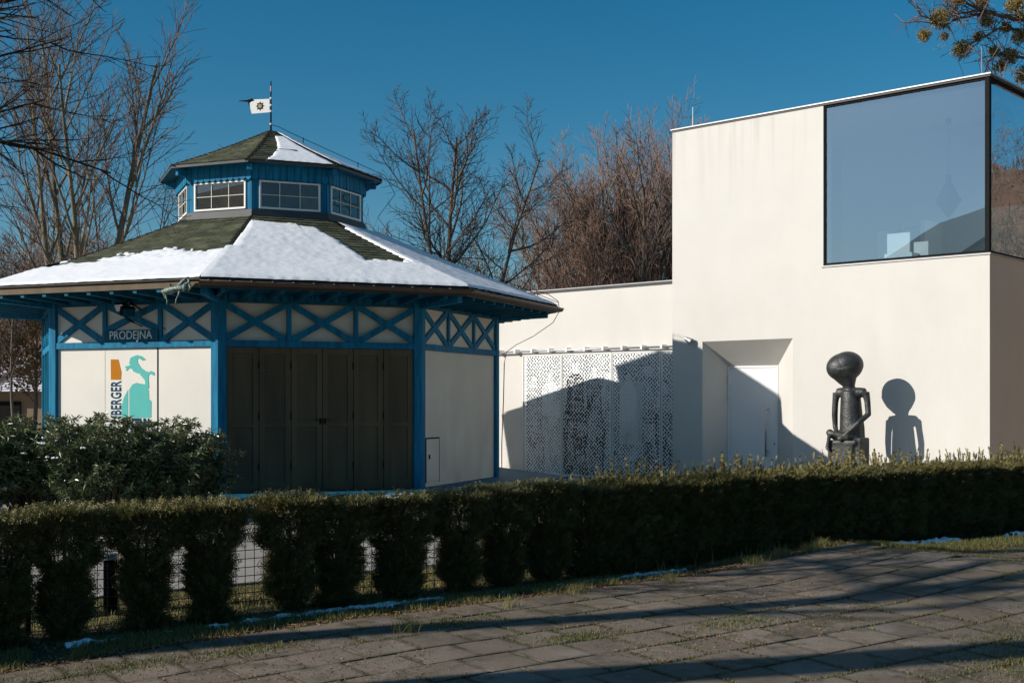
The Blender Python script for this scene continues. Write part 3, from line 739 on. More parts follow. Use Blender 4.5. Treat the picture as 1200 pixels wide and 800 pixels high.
# ------------------------------------------------------------------ snow lying on the roofs
def roof_snow(deg, ap0, z0, ap1, z1, flare, mask, th, name='roof_snow', step=.035):
    pt = roof_face(None, deg, ap0, z0, ap1, z1, 1, flare)
    L = math.hypot(ap0-ap1, z1-z0); nt_ = int(L/step); W = 2*ap0*T8; ns = int(W/step)
    idx = -np.ones((nt_+1, ns+1), int); H = np.full((nt_+1, ns+1), -9.0); V = []; F = []
    for j in range(nt_+1):
        t = j/nt_
        for i in range(ns+1):
            s = -1+2*i/ns; ap = ap0+(ap1-ap0)*t
            x = s*ap*T8; y = t*L
            H[j, i] = mask(s, t, x, y)
            if H[j, i] > -.08:
                k = max(0, min(1, H[j, i]*9+.15)); n1 = nz2(x+deg, y, 2.2); n2 = nz2(x+deg, y, 9)
                z = th*math.sqrt(k)*(.9+.16*n1+.09*n2)+(.016 if H[j, i] > 0 else -.02)
                over = -.035*(j == 0)
                idx[j, i] = len(V); p = pt(t, s, z); 
                if j == 0: p = p + Vector((math.sin(R(deg)), -math.cos(R(deg)), 0))*(.03+.02*n2) + Vector((0,0,-z*.55))
                V.append(p)
    for j in range(nt_):
        for i in range(ns):
            c = (idx[j,i], idx[j,i+1], idx[j+1,i+1], idx[j+1,i])
            if min(c) >= 0 and max(H[j,i], H[j,i+1], H[j+1,i+1], H[j+1,i]) > 0: F.append(c)
    return V, F
def mk_snow(name, parts):
    V = []; F = []
    for (v, f_) in parts: n = len(V); V += [tuple(q) for q in v]; F += [tuple(i+n for i in q) for q in f_]
    o = np_mesh(name, V, F, M['snow'], smooth=True); o.data.materials[0] = M['snow']
    return tag(o, kind='stuff')
def fr(x, y, k=1): return .17*nz2(x, y, 1.1)+.11*nz2(x*.5, y, 4)+.08*nz2(x*.6, y, 14)
def m_left(s, t, x, y):
    top = .43-.10*smooth((-s-.2)/.8)*1.0+.62*fr(x, y)-.10*max(0, nz2(x*.7, y*2, 2.7)-.15)*(s < -.1)
    hole = 1 if not (-.85 < s < -.45 and .30 < t < .46 and nz2(x, y, 2.6) > .1) else -1
    return min(top-t, hole, (.955-s)*.8 if t > .46 else 1)
def m_door(s, t, x, y):
    band = 1.0
    top = .885-.03*(s > .0)-t+.14*fr(x, y)
    # bare shingle patch upper right
    bx = max(0, (s-(.34+.55*(.93-t)*.55)))
    inside = min(s-(.33+.24*(1-t))-.55*fr(x, y), t-(.36+.45*fr(x, y)), (.985-s))
    l_edge = (s+1.03) if t < .45 else s+.93-(t-.45)*.10+.5*fr(x, y)*.2
    return min(top, l_edge*.9+.02, -inside*1.2 if inside > -.3 else .5)
def m_full(s, t, x, y): return min(.95-t, 1.0-abs(s)+.03)
def m_leftlow(s, t, x, y): return min(.40-t+.3*fr(x, y), 1)
parts = [roof_snow(ROT-45, APE, ZE, APT, ZT, .035, m_left, .05), roof_snow(ROT, APE, ZE, APT, ZT, .035, m_door, .07),
         roof_snow(ROT+45, APE, ZE, APT, ZT, .035, m_full, .07), roof_snow(ROT+90, APE, ZE, APT, ZT, .035, m_full, .08, step=.08),
         roof_snow(ROT-90, APE, ZE, APT, ZT, .035, m_leftlow, .035, step=.06), roof_snow(ROT+135, APE, ZE, APT, ZT, .035, m_full, .08, step=.1)]
mk_snow('snow_on_main_roof', parts)
def c_door(s, t, x, y): return min(.78-t+.5*fr(x, y), (s+.60-.75*t)*.8+.3*fr(x, y), (.90-s)*.8+.2*fr(x, y), .3+.0*t, t-.01+.04)
def c_bare(s, t, x, y):
    v = c_door(s, t, x, y)
    if .28 < t < .36 and -.35 < s < .4 and nz2(x*.4, y, 6) > .05: v = -.2
    return v
mk_snow('snow_on_cupola_roof', [roof_snow(ROT, CAP, CZE, .03, CZA, .03, c_bare, .035, step=.022), roof_snow(ROT+45, CAP, CZE, .03, CZA, .03, m_full, .05, step=.03), roof_snow(ROT+90, CAP, CZE, .03, CZA, .03, m_full, .05, step=.04)])

# ------------------------------------------------------------------ things fixed to the kiosk
# weather vane
top = KC+Vector((0, 0, CZA))
vane = thing('weather_vane', top, 'white metal flag weather vane with a dark sun emblem on the kiosk tip', 'weather vane')
b = MB(); b.tube([top+Vector((0,0,-.05)), top+Vector((0,0,1.0))], [.02, .012], 8); b.build('pole', M['black'], vane)
b = MB(); b.tube([top+Vector((0,0,.80)), top+Vector((0,0,1.0))], [.016, .010], 8); b.build('pole_tip', mat('copper_tip', (.42, .22, .13), .45, .1, 10), vane)
for z in (.40, .52, .66, .14): 
    b = MB(); b.ball(top+Vector((0,0,z)), .026, 10, 6); b.build('collar', M['white'], vane, smooth=True)
fu = Vector((-.97, .22, 0)); fn = Vector((.22, .97, 0)).normalized()
b = MB(); b.prism([(.03, .38), (.42, .37), (.45, .48), (.46, .58), (.42, .655), (.03, .65)], top+fn*-.004, fu, (0,0,1), fn*.008); fg = b.build('flag', M['white'], vane)
b = MB(); b.tube([top+fu*.40+Vector((0,0,.655)), top+fu*.52+Vector((0,0,.635)), top+fu*.70+Vector((0,0,.645))], [.03, .022, .006], 6); b.tube([top+fu*.40+Vector((0,0,.65)), top+fu*.49+Vector((0,0,.60)), top+fu*.47+Vector((0,0,.52))], [.02, .014, .006], 6); b.build('pointer', M['black'], vane)
em = MB(); cc = (.235, .515); star = []
for i in range(32):
    a = 2*math.pi*i/32; r_ = .10 if i % 4 == 0 else (.066 if i % 4 in (1, 3) else .066); star.append((cc[0]+r_*math.cos(a), cc[1]+r_*math.sin(a)))
em.prism(star, top+fn*-.008, fu, (0,0,1), fn*.0035); em.build('emblem', M['black'], fg)
em = MB(); em.prism([(cc[0]+.042*math.cos(a), cc[1]+.042*math.sin(a)) for a in [2*math.pi*i/20 for i in range(20)]], top+fn*-.012, fu, (0,0,1), fn*.0035); em.build('emblem_centre', mat('tan_disc', (.35, .25, .17), .6, .1, 9), fg)
# lightning wire from the tip over the roof and away to the wall rail
lw_ = thing('lightning_wire', top, 'thin black lightning wire running down the right side of the kiosk roof', 'cable')
def hip(k, t, ap0, z0, ap1, z1, lift):
    ap = ap0+(ap1-ap0)*t; r = ap/math.cos(R(22.5)); an = R(ROT-22.5+45*k); return KC+Vector((r*math.sin(an), -r*math.cos(an), z0+(z1-z0)*t+lift))
w1 = [top+Vector((0,0,.13)), top+Vector((.15,0,.09))]+[hip(2, t, CAP, CZE, .03, CZA, .13) for t in (.85, .6, .35, .1, -.03)]
w2 = [hip(2, -.03, CAP, CZE, .03, CZA, .13), hip(2, -.12, CAP, CZE, .03, CZA, -.15), hip(2, .93, APE, ZE, APT, ZT, .35), hip(2, .86, APE, ZE, APT, ZT, .10)]+[hip(2, t, APE, ZE, APT, ZT, .10) for t in (.6, .35, .1, -.01)]
b = MB(); b.tube(w1+w2[1:], .0065, 5); b.build('wire', M['black'], lw_)
for t in (.72, .22):
    p = hip(2, t, CAP, CZE, .03, CZA, 0); b = MB(); b.tube([p, p+Vector((0,0,.15))], .009, 5); b.build('standoff', M['black'], lw_)
for t in (.86, .6, .35, .1):
    p = hip(2, t, APE, ZE, APT, ZT, 0); b = MB(); b.tube([p, p+Vector((0,0,.12))], .009, 5); b.build('standoff', M['black'], lw_)
# hedge-side sign PRODEJNA
f = faces[7]; h = f.h
ua, ub = -h/3+.02, h/3-.02
sg = thing('shop_sign', f.P(0, 2.77, .05), 'narrow dark blue board lettered PRODEJNA above the white wall boards', 'sign')
b = MB(); f.box(b, ua, ub, ZB1+.004, ZB1+.195, .046, .066); b.build('board', M['bluedark'], sg, bevel=.003)
place_text('lettering', 'PRODEJNA', .20, M['letter'], sg, f.P((ua+ub)/2, ZB1+.10, .070), f.u, (0,0,1), f.n, sx=.92)
# printed poster on the boards: orange block, leaping goat on a rock, lettering
ps_ = thing('wall_poster', f.P(-.2, 2.0, 0), 'printed poster with a turquoise leaping goat on a rock beside an orange block', 'poster')
def z_at(py, u): p = f.P(u, 0); return EYE+(467-py)/1430*p.y
def pu(zx, zy):  # outline traced in the photograph's own enlargement -> wall metres
    px = 110+zx/7.28; py = 400+zy/7.28; u = f.u_px(px); return (u, z_at(py, u))
b = MB(); b.prism([pu(145,153), pu(210,153), pu(228,230), pu(236,262), pu(232,326), pu(146,326)], f.P(0,0,.001), f.u, (0,0,1), f.n*.003); b.build('orange_block', M['orange'], ps_)
goat = [(330,130),(370,115),(410,125),(445,155),(415,162),(385,145),(372,150),(378,185),(405,225),(440,250),(470,262),(490,250),(515,262),(520,290),(500,285),(480,275),(468,290),(468,330),(472,400),(448,400),(440,365),(436,330),(410,300),(395,285),(400,275),(370,270),(340,258),(325,232),(300,228),(285,250),(270,245),(285,225),(268,225),(270,212),(300,205),(318,195),(300,190),(308,165),(312,140)]
b = MB(); b.prism([pu(*q) for q in goat], f.P(0,0,.001), f.u, (0,0,1), f.n*.0045); b.build('goat_print', M['teal'], ps_)
for poly in ([(303,408),(330,365),(365,352),(405,360),(440,365),(460,400),(470,420),(472,490),(492,510),(490,650),(303,650)], [(292,412),(292,650),(240,650),(235,560),(255,480)]):
    b = MB(); b.prism([pu(*q) for q in poly], f.P(0,0,.001), f.u, (0,0,1), f.n*.003); b.build('rock_print', M['teal'], ps_)
ut, zt_ = pu(190, 335); _, zb_ = pu(190, 640)
hL = zt_-zb_; uw = pu(236, 400)[0]-pu(146, 400)[0]
me = text_mesh('MBERGER', 1.0, bold=.02, extrude=.0015, space=1.04)
xs_ = [v.co.x for v in me.vertices]; ys_ = [v.co.y for v in me.vertices]
full = hL*7/6.0; sx_ = full/(max(xs_)-min(xs_)); sy_ = uw/(max(ys_)-min(ys_)); cx_ = (max(xs_)+min(xs_))/2; cy_ = (max(ys_)+min(ys_))/2
o_ = f.P(ut, zt_-full/2, .004)-root_loc(ps_)
for v in me.vertices:
    a, c, d = v.co.x-cx_, v.co.y-cy_, v.co.z; q = o_ + Vector((0,0,1))*(a*sx_) - f.u*(c*sy_) + f.n*d; v.co = q
me.update()
link('lettering', me, M['navy'], ps_)
place_text('lettering', 'MUZEUM', .26, M['navy'], ps_, f.P(pu(365, 700)[0], pu(365, 700)[1]-.02, .004), f.u, (0,0,1), f.n, sx=.50, bold=.012, extrude=.0015)
# two floodlights over the sign
for i, (px, py, up, nm) in enumerate(((143, 361, .0, 'square dark floodlight pointing left above the PRODEJNA sign'), (153, 366, .0, 'square dark floodlight pointing right above the PRODEJNA sign'))):
    u = f.u_px(px, .3); c = f.P(u, EYE+(467-py)/1430*f.P(u, 0, .3).y, .36)
    fl_ = thing('floodlight', c, nm, 'floodlight', 'floodlights above the shop sign')
    d = (Vector((-.5, -.75, -.45)) if i == 0 else Vector((.55, -.7, -.45))).normalized(); x = d.cross(Vector((0,0,1))).normalized(); y = x.cross(d)
    b = MB(); b.obox(c-x*.12-y*.075-d*.08, x*.24, y*.15, d*.08); b.obox(c-x*.07-y*.05-d*.13, x*.14, y*.1, d*.05); b.build('housing', M['black'], fl_, bevel=.008)
    b = MB(); b.obox(c-x*.10-y*.06+d*.001, x*.2, y*.12, d*.006); b.build('lens', M['metal'] if i == 0 else M['glassdark'], fl_)
    b = MB(); b.tube([c-d*.1, c-d*.1-f.n*.12+Vector((0,0,.12)), f.P(u, c.z+.06, .02)], .014, 6); b.tube([c-d*.1, c-d*.1+Vector((0,0,-.16)), f.P(u+.02, c.z-.22, .03)], .010, 6); b.build('arm', M['black'], fl_)
# bronze animal gargoyle hanging at the eave corner
fe = Face(ROT-45, APE+.10)
def E(px, py, d=0): u = fe.u_px(px, d); p = fe.P(u, 0, d); return Vector((p.x, p.y, EYE+(467-py)/1430*p.y))
gg = thing('animal_figure', E(205, 340), 'small green bronze leaping animal figure hanging under the eave corner', 'sculpture')
b = MB(); b.tube([E(189, 341), E(194, 341.5), E(200, 340), E(207, 338), E(213, 337.5), E(219, 335)], [.02, .055, .06, .05, .05, .035], 8); b.ball(E(217, 337), (.055, .05, .065), 10, 8)
b.tube([E(206, 338.5), E(212, 332), E(217, 327), E(221, 325)], [.028, .03, .032, .012], 7); b.tube([E(219, 333), E(222, 330), E(220, 326)], [.03, .022, .01], 7)
b.tube([E(222, 333), E(223.5, 337), E(221, 341)], [.02, .018, .012], 6)
b.build('body', M['verdigris'], gg, smooth=True)
for q in ((194, 342, 194.5, 348, 196, 352, 196, 357), (211, 340, 209, 346, 206.5, 351, 206, 357), (192, 342, 192, 345, 193, 348, 194, 349)):
    b = MB(); b.tube([E(q[0], q[1]), E(q[2], q[3]), E(q[4], q[5]), E(q[6], q[7])], [.025, .014, .012, .016], 6); b.build('leg', M['verdigris'], gg, smooth=True)
b = MB(); b.tube([E(200, 339), E(200, 336, -.05), E(200, 333, -.1)], .012, 6); b.build('hanger', M['black'], gg)

# ------------------------------------------------------------------ white building
NW = Vector((.676, .737, 0)).normalized(); UW = Vector((NW.y, -NW.x, 0)); WO = NW*19.49; S0 = (Vector((3.10, 23.60, 0))-WO).dot(UW)
def Wp(s, z, d=0): return WO+UW*(S0+s)+NW*d+Vector((0, 0, z))     # s along the front, d into the building
def wbox(mb, s0, s1, z0, z1, d0, d1): mb.obox(Wp(s0, z0, d0), UW*(s1-s0), NW*(d1-d0), (0, 0, z1-z0))
bld = thing('white_building', Wp(3, 0, 0), 'white rendered flat roofed building with a tall corner block and big corner window', 'building')
SR, ZT_, ZWB = 6.13, 6.87, 4.0
b = MB(); wbox(b, 0, .69, 0, ZT_, 0, .3); wbox(b, .69, 2.61, 2.78, ZT_, 0, .3); wbox(b, 2.61, 3.21, 0, ZT_, 0, .3); wbox(b, 3.21, SR-.002, 0, ZWB, 0, .3)
b.build('front_wall', M['stucco'], bld)
M['stuccobounce'] = mat('bounce_tinted_stucco', (.60, .51, .425), .9, .04, .8, .5, 90, spec=.2)  # warm light bounced onto this side is put into the stucco colour
b = MB(); wbox(b, SR-.3, SR-.0015, 0, ZWB, .3, 7.5); wbox(b, SR-.0015, SR, 0, ZWB, .001, 7.5); wbox(b, SR-.3, SR, ZWB, ZT_, 4.6, 7.5); b.build('side_wall', M['stuccobounce'], bld)
b = MB(); wbox(b, 0, .3, 0, ZT_, .3, 7.5); wbox(b, .3, SR-.3, 0, ZT_, 7.2, 7.5); b.build('rear_wall', M['stucco'], bld)
b = MB(); wbox(b, -.03, SR+.03, ZT_, ZT_+.028, -.03, 7.53); b.build('coping', M['coping'], bld, bevel=.005)
b = MB(); wbox(b, .0, SR+.012, ZT_-.03, ZT_, -.012, 7.5) ; b.build('roof_slab', M['darkflash'], bld)
b = MB(); wbox(b, -9.3, 0, -.05, 4.02, .80, 1.10); b.build('wing_wall', M['stucco'], bld)
b = MB(); wbox(b, -9.3, 0, 4.02, 4.06, .77, 5.5); b.build('wing_coping', M['darkflash'], bld)
b = MB(); wbox(b, -9.3, -.02, 4.061, 4.085, .75, 1.1); b.build('wing_coping', M['coping'], bld, bevel=.004)
# splayed door recess
def quadmb(mb, *pts): mb.add(pts, [tuple(range(len(pts)))])
b = MB(); o = [(.69, 0), (.69, 2.78), (2.61, 2.78), (2.61, 0)]; i_ = [(.874, 0), (.874, 2.32), (1.966, 2.32), (1.966, 0)]
for a in range(3): quadmb(b, Wp(*o[a], 0), Wp(*o[a+1], 0), Wp(*i_[a+1], .6), Wp(*i_[a], .6))
b.build('door_recess', M['stucco'], bld)
b = MB(); wbox(b, .874, .93, .0, 2.32, .585, .66); wbox(b, 1.94, 1.966, 0, 2.32, .585, .66); wbox(b, .93, 1.94, 2.285, 2.32, .585, .66); b.build('door_frame', M['doorwhite'], bld, bevel=.003)
b = MB(); wbox(b, .934, 1.936, .01, 2.281, .60, .66); dr = b.build('door', M['doorwhite'], bld, bevel=.004)
b = MB(); wbox(b, .90, .945, 1.98, 2.14, .56, .60)
for z in (1.98, 1.68, .75): b.tube([Wp(.934, z, .58), Wp(.934, z+.15, .58)], .014, 8); b.tube([Wp(.90, z+.02, .58), Wp(.90, z+.13, .58)], .014, 8)
b.build('hinge', M['doorwhite'], dr)
b = MB(); b.tube([Wp(1.76, .62, .50), Wp(1.76, 1.60, .50)], .018, 10)
for z in (.72, 1.50): b.tube([Wp(1.76, z, .50), Wp(1.76, z, .60)], .012, 8)
b.build('handle', M['steel'], dr, smooth=True)
b = MB(); b.tube([Wp(1.89, .86, .60), Wp(1.89, .86, .59)], .014, 10); b.build('lock', M['black'], dr)
b = MB(); wbox(b, .6, 2.7, -.03, .02, -.9, .6); b.build('doorstep', M['kerbconc'], bld, bevel=.008)
# corner window: frames, panes
D1 = 4.6
b = MB(); fr_ = .032
wbox(b, 3.21, 3.21+fr_, ZWB+.03, ZT_-.03, .02, .10); wbox(b, 3.21, SR-.01, ZWB+.03, ZWB+.075, .021, .10); wbox(b, 3.21, SR-.01, ZT_-.07, ZT_-.03, .021, .10)
wbox(b, SR-.085, SR-.012, ZWB+.03, ZT_-.03, .012, .10)
wf = b.build('corner_window', M['black'], bld, bevel=.003)
b = MB(); wbox(b, SR-.10, SR-.02, ZWB+.03, ZWB+.07, .10, D1); wbox(b, SR-.10, SR-.02, ZT_-.095, ZT_-.055, .10, D1); wbox(b, SR-.10, SR-.02, ZWB+.07, ZT_-.095, D1-.05, D1); wbox(b, SR-.10, SR-.02, ZWB+.07, ZT_-.095, 2.3, 2.34)
b.build('side_frame', M['black'], wf)
b = MB(); quadmb(b, Wp(3.235, ZWB+.06, .045), Wp(SR-.08, ZWB+.06, .045), Wp(SR-.08, ZT_-.06, .045), Wp(3.235, ZT_-.06, .045)); b.build('front_pane', M['glass'], wf)
b = MB(); quadmb(b, Wp(SR-.045, ZWB+.07, .10), Wp(SR-.045, ZWB+.07, D1-.05), Wp(SR-.045, ZT_-.095, D1-.05), Wp(SR-.045, ZT_-.095, .10)); b.build('side_pane', M['glassside'], wf)
b = MB(); wbox(b, 3.18, SR+.02, ZWB, ZWB+.03, -.02, .3); wbox(b, SR-.3, SR+.02, ZWB, ZWB+.03, .3, D1); b.build('sill', M['coping'], bld, bevel=.004)
# room behind the corner window
b = MB(); wbox(b, .31, SR-.31, ZWB-.2, ZWB+.0, .31, 7.1); b.build('room_floor', mat('oak_floor', (.25, .18, .11), .5, .15, 3), bld)
b = MB(); wbox(b, .31, SR-.03, 6.77, 6.80, .31, 7.1); b.build('room_ceiling', M['interior'], bld)
b = MB(); wbox(b, 2.0, SR-.31, ZWB, 6.765, 3.0, 3.15); 
wbox(b, 1.2, 1.3, ZWB, 6.765, .31, 3.0)
b.build('room_wall', M['interior'], bld)
b = MB(); wbox(b, 4.0, 4.08, ZWB+.01, 5.0, 2.2, 3.0); wbox(b, 3.3, 3.36, ZWB+.01, 5.0, 2.93, 2.99); wbox(b, 3.9, 3.96, ZWB+.01, 5.0, 2.93, 2.99); wbox(b, 3.3, 3.96, 5.0, 5.06, 2.93, 2.99); b.build('doorway_trim', M['white'], bld)
b = MB(); wbox(b, 3.92, 4.34, ZWB+.01, 4.62, 1.0, 1.05); wbox(b, 4.46, 4.72, ZWB+.01, 4.42, .9, .95); wbox(b, 3.50, 3.74, ZWB+.01, 4.75, 1.5, 1.54); b.build('sun_catch_board', M['white'], bld)  # white boards added to catch the sun as bright patches in the room
b = MB(); wbox(b, 4.05, 4.55, ZWB+.01, 4.22, .62, .9); b.build('desk', M['metal'], bld)
pd = thing('pendant_lamp', Wp(4.95, 6.55, 1.2), 'dark diamond shaped pendant lamp hanging behind the corner window', 'lamp')
c = Wp(4.95, 0, 1.2)
b = MB(); b.tube([c+Vector((0,0,6.55)), c+Vector((0,0,5.56))], .006, 6); b.tube([c+Vector((0,0,6.55)), c+Vector((0,0,6.45))], .05, 10); b.build('cord', M['black'], pd)
b = MB(); b.tube([c+Vector((0,0,5.58)), c+Vector((0,0,5.42))], .05, 10); b.tube([c+Vector((0,0,z)) for z in (5.44, 5.12, 4.82)], [.05, .22, .01], 16); b.build('lamp_shade', M['black'], pd)
# lightning rods on the roof
for s, d, nm, h_ in ((.27, .3, 'thin lightning rod at the left end of the tall block roof', .42), (SR-.25, .3, 'thin lightning rod at the glazed corner of the tall block roof', .50)):
    r_ = thing('lightning_rod', Wp(s, ZT_+.05, d), nm, 'lightning rod', 'lightning rods on the flat roof')
    b = MB(); b.tube([Wp(s, ZT_+.05, d), Wp(s, ZT_+.05+h_, d)], [.012, .008], 6); b.build('rod', M['steel'], r_); b = MB(); b.tube([Wp(s, ZT_+.05, d), Wp(s, ZT_+.10, d)], .04, 8); b.build('foot', M['metal'], r_)
# small wall spotlight left of the door
ws = thing('wall_spotlight', Wp(.42, 2.80, 0), 'small grey cone spotlight on the wall left of the white door', 'wall light')
b = MB(); b.tube([Wp(.42, 2.82, 0), Wp(.42, 2.82, -.03)], .035, 12); b.tube([Wp(.42, 2.82, -.03), Wp(.42, 2.82, -.07)], .014, 8); b.build('mount', M['metal'], ws)
b = MB(); b.tube([Wp(.36, 2.85, -.10), Wp(.42, 2.82, -.09), Wp(.49, 2.78, -.08)], [.03, .05, .07], 14); b.build('lamp_head', M['metal'], ws, smooth=False)
# service rail over the screens, with brackets
rl = thing('cable_rail', Wp(-2.5, 2.72, .73), 'grey conduit rail with clips along the top of the perforated screens', 'rail')
b = MB(); b.tube([Wp(-7, 2.745, .69), Wp(-.002, 2.745, .69)], .022, 8); b.build('conduit', M['metal'], rl, smooth=True)
for i in range(14):
    s = -.24-i*.50; b = MB(); wbox(b, s-.025, s+.025, 2.71, 2.795, .66, .80); b.build('clip', M['white'], rl)

# perforated picture screens
def screen_hole(x, z):
    """x 0..4.25 along, z 0..2.6: hole radius in pitches; people-shaped areas read lighter or darker"""
    figs = [(.32, 2.22, .22, 0), (.80, 2.34, .26, 1), (1.50, 2.50, .26, 2), (2.02, 2.40, .22, 3), (2.36, 2.28, .18, 4), (2.92, 2.24, .21, 5), (3.42, 2.42, .20, 6), (3.82, 2.05, .26, 7)]
    r = .30+.05*mnoise.noise(Vector((x*3, z*3, 1)))+.03*mnoise.noise(Vector((x*14, z*14, 1)))
    for cx, tp, w_, k in figs:
        hx, hz = (x-cx)/(.115), (z-(tp-.13))/.15
        if hx*hx+hz*hz < 1: return .19+.16*mnoise.noise(Vector((x*11, z*11, 5)))+.18*(hx*hx+hz*hz > .6 and hz > -.3)
        hw = w_*math.sqrt(smooth((tp-.22-z)/.20))*(.95+.35*smooth((tp-z-.7)/.9)) if z < tp-.22 else 0
        hw *= 1+.10*math.sin(z*5+k)
        if hw > 0 and abs(x-cx) < hw:
            e = abs(x-cx)/hw; nn = mnoise.noise(Vector((x*5, z*3.2, k*3.1))); n2 = mnoise.noise(Vector((x*13, z*11, k*1.7)))
            base = (.30, .17, .42, .36, .28, .17, .33, .36)[k]+.13*nn+.11*n2
            if k in (0, 2) and tp-1.3 < z < tp-.35: base += .04*math.sin(z*40+x*6)
            if k in (1, 5) and z < tp-1.0: base += .08
            if k == 7 and abs(z-1.6+.35*(x-cx)) < .14: base -= .08
            return min(.47, max(.11, base+(.07 if e > .86 else 0)))
    return r
X0 = -4.52
segs = [(-4.52, -3.41), (-3.39, -2.04), (-2.02, -.78), (-.76, -.002)]
names = ['narrow perforated white metal screen nearest the kiosk', 'widest perforated white metal screen, second from the kiosk', 'perforated white metal screen third from the kiosk with a painted light patch behind', 'perforated white metal strip against the tall block']
for (a, c), nm in zip(segs, names):
    sc_ = thing('perforated_screen', Wp((a+c)/2, 0, .71), nm, 'screen', 'perforated picture screens')
    z0, z1 = .035, 2.67; st = .02; nx = max(2, int((c-a)/st)); nz_ = int((z1-z0)/st); V = []; F = []; HV = []; UV = []
    for j in range(nz_+1):
        for i in range(nx+1):
            s = a+.022+(c-a-.044)*i/nx; z = z0+.022+(z1-z0-.044)*j/nz_; V.append(Wp(s, z, .705)); HV.append(max(0, screen_hole(s-X0, z)) if 0 < i < nx and 0 < j < nz_ else 0)
    for j in range(nz_):
        for i in range(nx): q = j*(nx+1)+i; F.append((q, q+1, q+nx+2, q+nx+1))
    o = np_mesh('perforated_sheet', V, F, M['perf'], sc_, attr={'hole': HV})
    ul = o.data.uv_layers.new(name='UVMap'); vi = np.empty(len(o.data.loops), dtype=np.int32); o.data.loops.foreach_get('vertex_index', vi)
    co = np.array([((a+.022+(c-a-.044)*(i % (nx+1))/nx), z0+(z1-z0)*(i//(nx+1))/nz_) for i in range(len(V))]); ul.data.foreach_set('uv', co[vi].ravel().astype(np.float32))
    b = MB(); wbox(b, a, a+.022, z0, z1, .69, .725); wbox(b, c-.022, c, z0, z1, .69, .725); wbox(b, a+.022, c-.022, z0, z0+.022, .69, .725); wbox(b, a+.022, c-.022, z1-.022, z1, .69, .725); b.build('screen_frame', M['white'], sc_)
b = MB(); wbox(b, -4.48, -.03, .06, 2.62, .78, .799); wn = b.build('shop_window', mat('dark_window_pane', (.012, .014, .015), .3, .2, 1, spec=.3), bld)
b = MB(); wbox(b, -1.87, -1.30, .75, 2.05, .77, .78); b.build('light_patch', mat('pale_light_patch', (.5, .58, .45), .8, .2, 5), wn)  # pale panel painted as the patch of sun coming through the cupola
b = MB(); wbox(b, -4.8, 0, -.02, .030, .62, .799); b.build('screen_sill', M['darkflash'], bld)
# cable hanging from the roof corner to the rail and down the kiosk's edge
def AT(px, py, Y): return Vector(((px-600)/1430*Y, Y, EYE+(467-py)/1430*Y))
cb = MB(); cb.tube([AT(628, 341, 23.2), AT(643, 345, 23.3), AT(654, 353, 23.4), AT(656, 364, 23.7), AT(648, 378, 24.4), AT(625, 394, 25.6), AT(605, 404, 26.7), AT(594, 412, 27.4), AT(591, 425, 27.6)], .007, 5)
o = cb.build('overhead_cable', M['black'], None); tag(o, 'thin black cable looping from the kiosk eave to the conduit rail', 'cable')
cb = MB(); cb.tube([AT(591, 425, 27.6), AT(590, 470, 27.6), AT(588, 520, 27.6), AT(588, 555, 27.6)], .012, 6); 
o = cb.build('downpipe_cable', M['black'], None); tag(o, 'black cable running down the white wall beside the kiosk', 'cable')

# ------------------------------------------------------------------ bronze statue
def remesh_obj(name, mb, mtl, parent, voxel=.012, smooth_it=6):
    o = mb.build(name+'_raw', None, parent)
    r = o.modifiers.new('r', 'REMESH'); r.mode = 'VOXEL'; r.voxel_size = voxel; r.use_smooth_shade = True
    s = o.modifiers.new('s', 'SMOOTH'); s.iterations = smooth_it; s.factor = .6
    bpy.context.view_layer.update()
    me = bpy.data.meshes.new_from_object(o.evaluated_get(bpy.context.evaluated_depsgraph_get()))
    bpy.data.objects.remove(o)
    for p in me.polygons: p.use_smooth = True
    return link(name, me, mtl, parent)
SC = Vector((5.49, 20.20, 0)); ry = math.atan2(5.6, 20.62)
sx = Vector((math.cos(ry), -math.sin(ry), 0)); sy = Vector((math.sin(ry), math.cos(ry), 0))   # sy away from the camera
SS = 1430/SC.y
lat = sx.copy(); TW = R(24); tw_ = Matrix.Rotation(-TW, 3, 'Z'); sx = tw_ @ sx; sy = tw_ @ sy   # the figure is turned towards the left
def S(px, py, d=0): return SC + sx*(((px-988.5)/SS-d*sy.dot(lat))/math.cos(TW)) + sy*d + Vector((0, 0, EYE+(467-py)/SS))
st = thing('statue', SC, 'dark bronze seated figure with a huge rounded head in front of the white wall', 'statue')
b = MB()
b.ball(S(989.5, 430), (.30, .24, .24), 28, 18, rot=Matrix.Rotation(R(-8), 3, sy)); b.ball(S(993, 427.5), (.26, .23, .225), 24, 14)
b.tube([S(990, 433), S(991, 440), S(993, 446), S(995, 452), S(995.5, 457)], [.265, .215, .15, .095, .075], 18)
b.tube([S(995.5, 453), S(996, 466)], [.085, .10], 12)
# shoulders and torso
b.tube([S(981, 459.5), S(988, 460), S(997, 461), S(1006, 460), S(1013, 459.5)], [.072, .09, .10, .09, .072], 12)
b.tube([S(996, 458), S(996.5, 468), S(997, 485), S(998, 500), S(998, 514)], [.145, .165, .182, .20, .21], 18)
b.tube([S(980.5, 460), S(979, 472), S(978.5, 486), S(979, 500), S(981, 509, -.12)], [.066, .052, .052, .045, .036], 10)
b.tube([S(1013, 459.5), S(1015, 470), S(1016, 485, -.02), S(1005, 495, -.18), S(993, 506, -.24), S(987, 512, -.26)], [.066, .052, .052, .046, .040, .034], 10)
b.ball(S(985, 513.5, -.26), (.06, .05, .035), 10, 8)
for k_, (x_, y_) in enumerate(((981, 515), (983, 516.5), (986, 516.5))): b.tube([S(986, 512.5, -.27), S(x_, y_, -.29)], [.016, .010], 6)
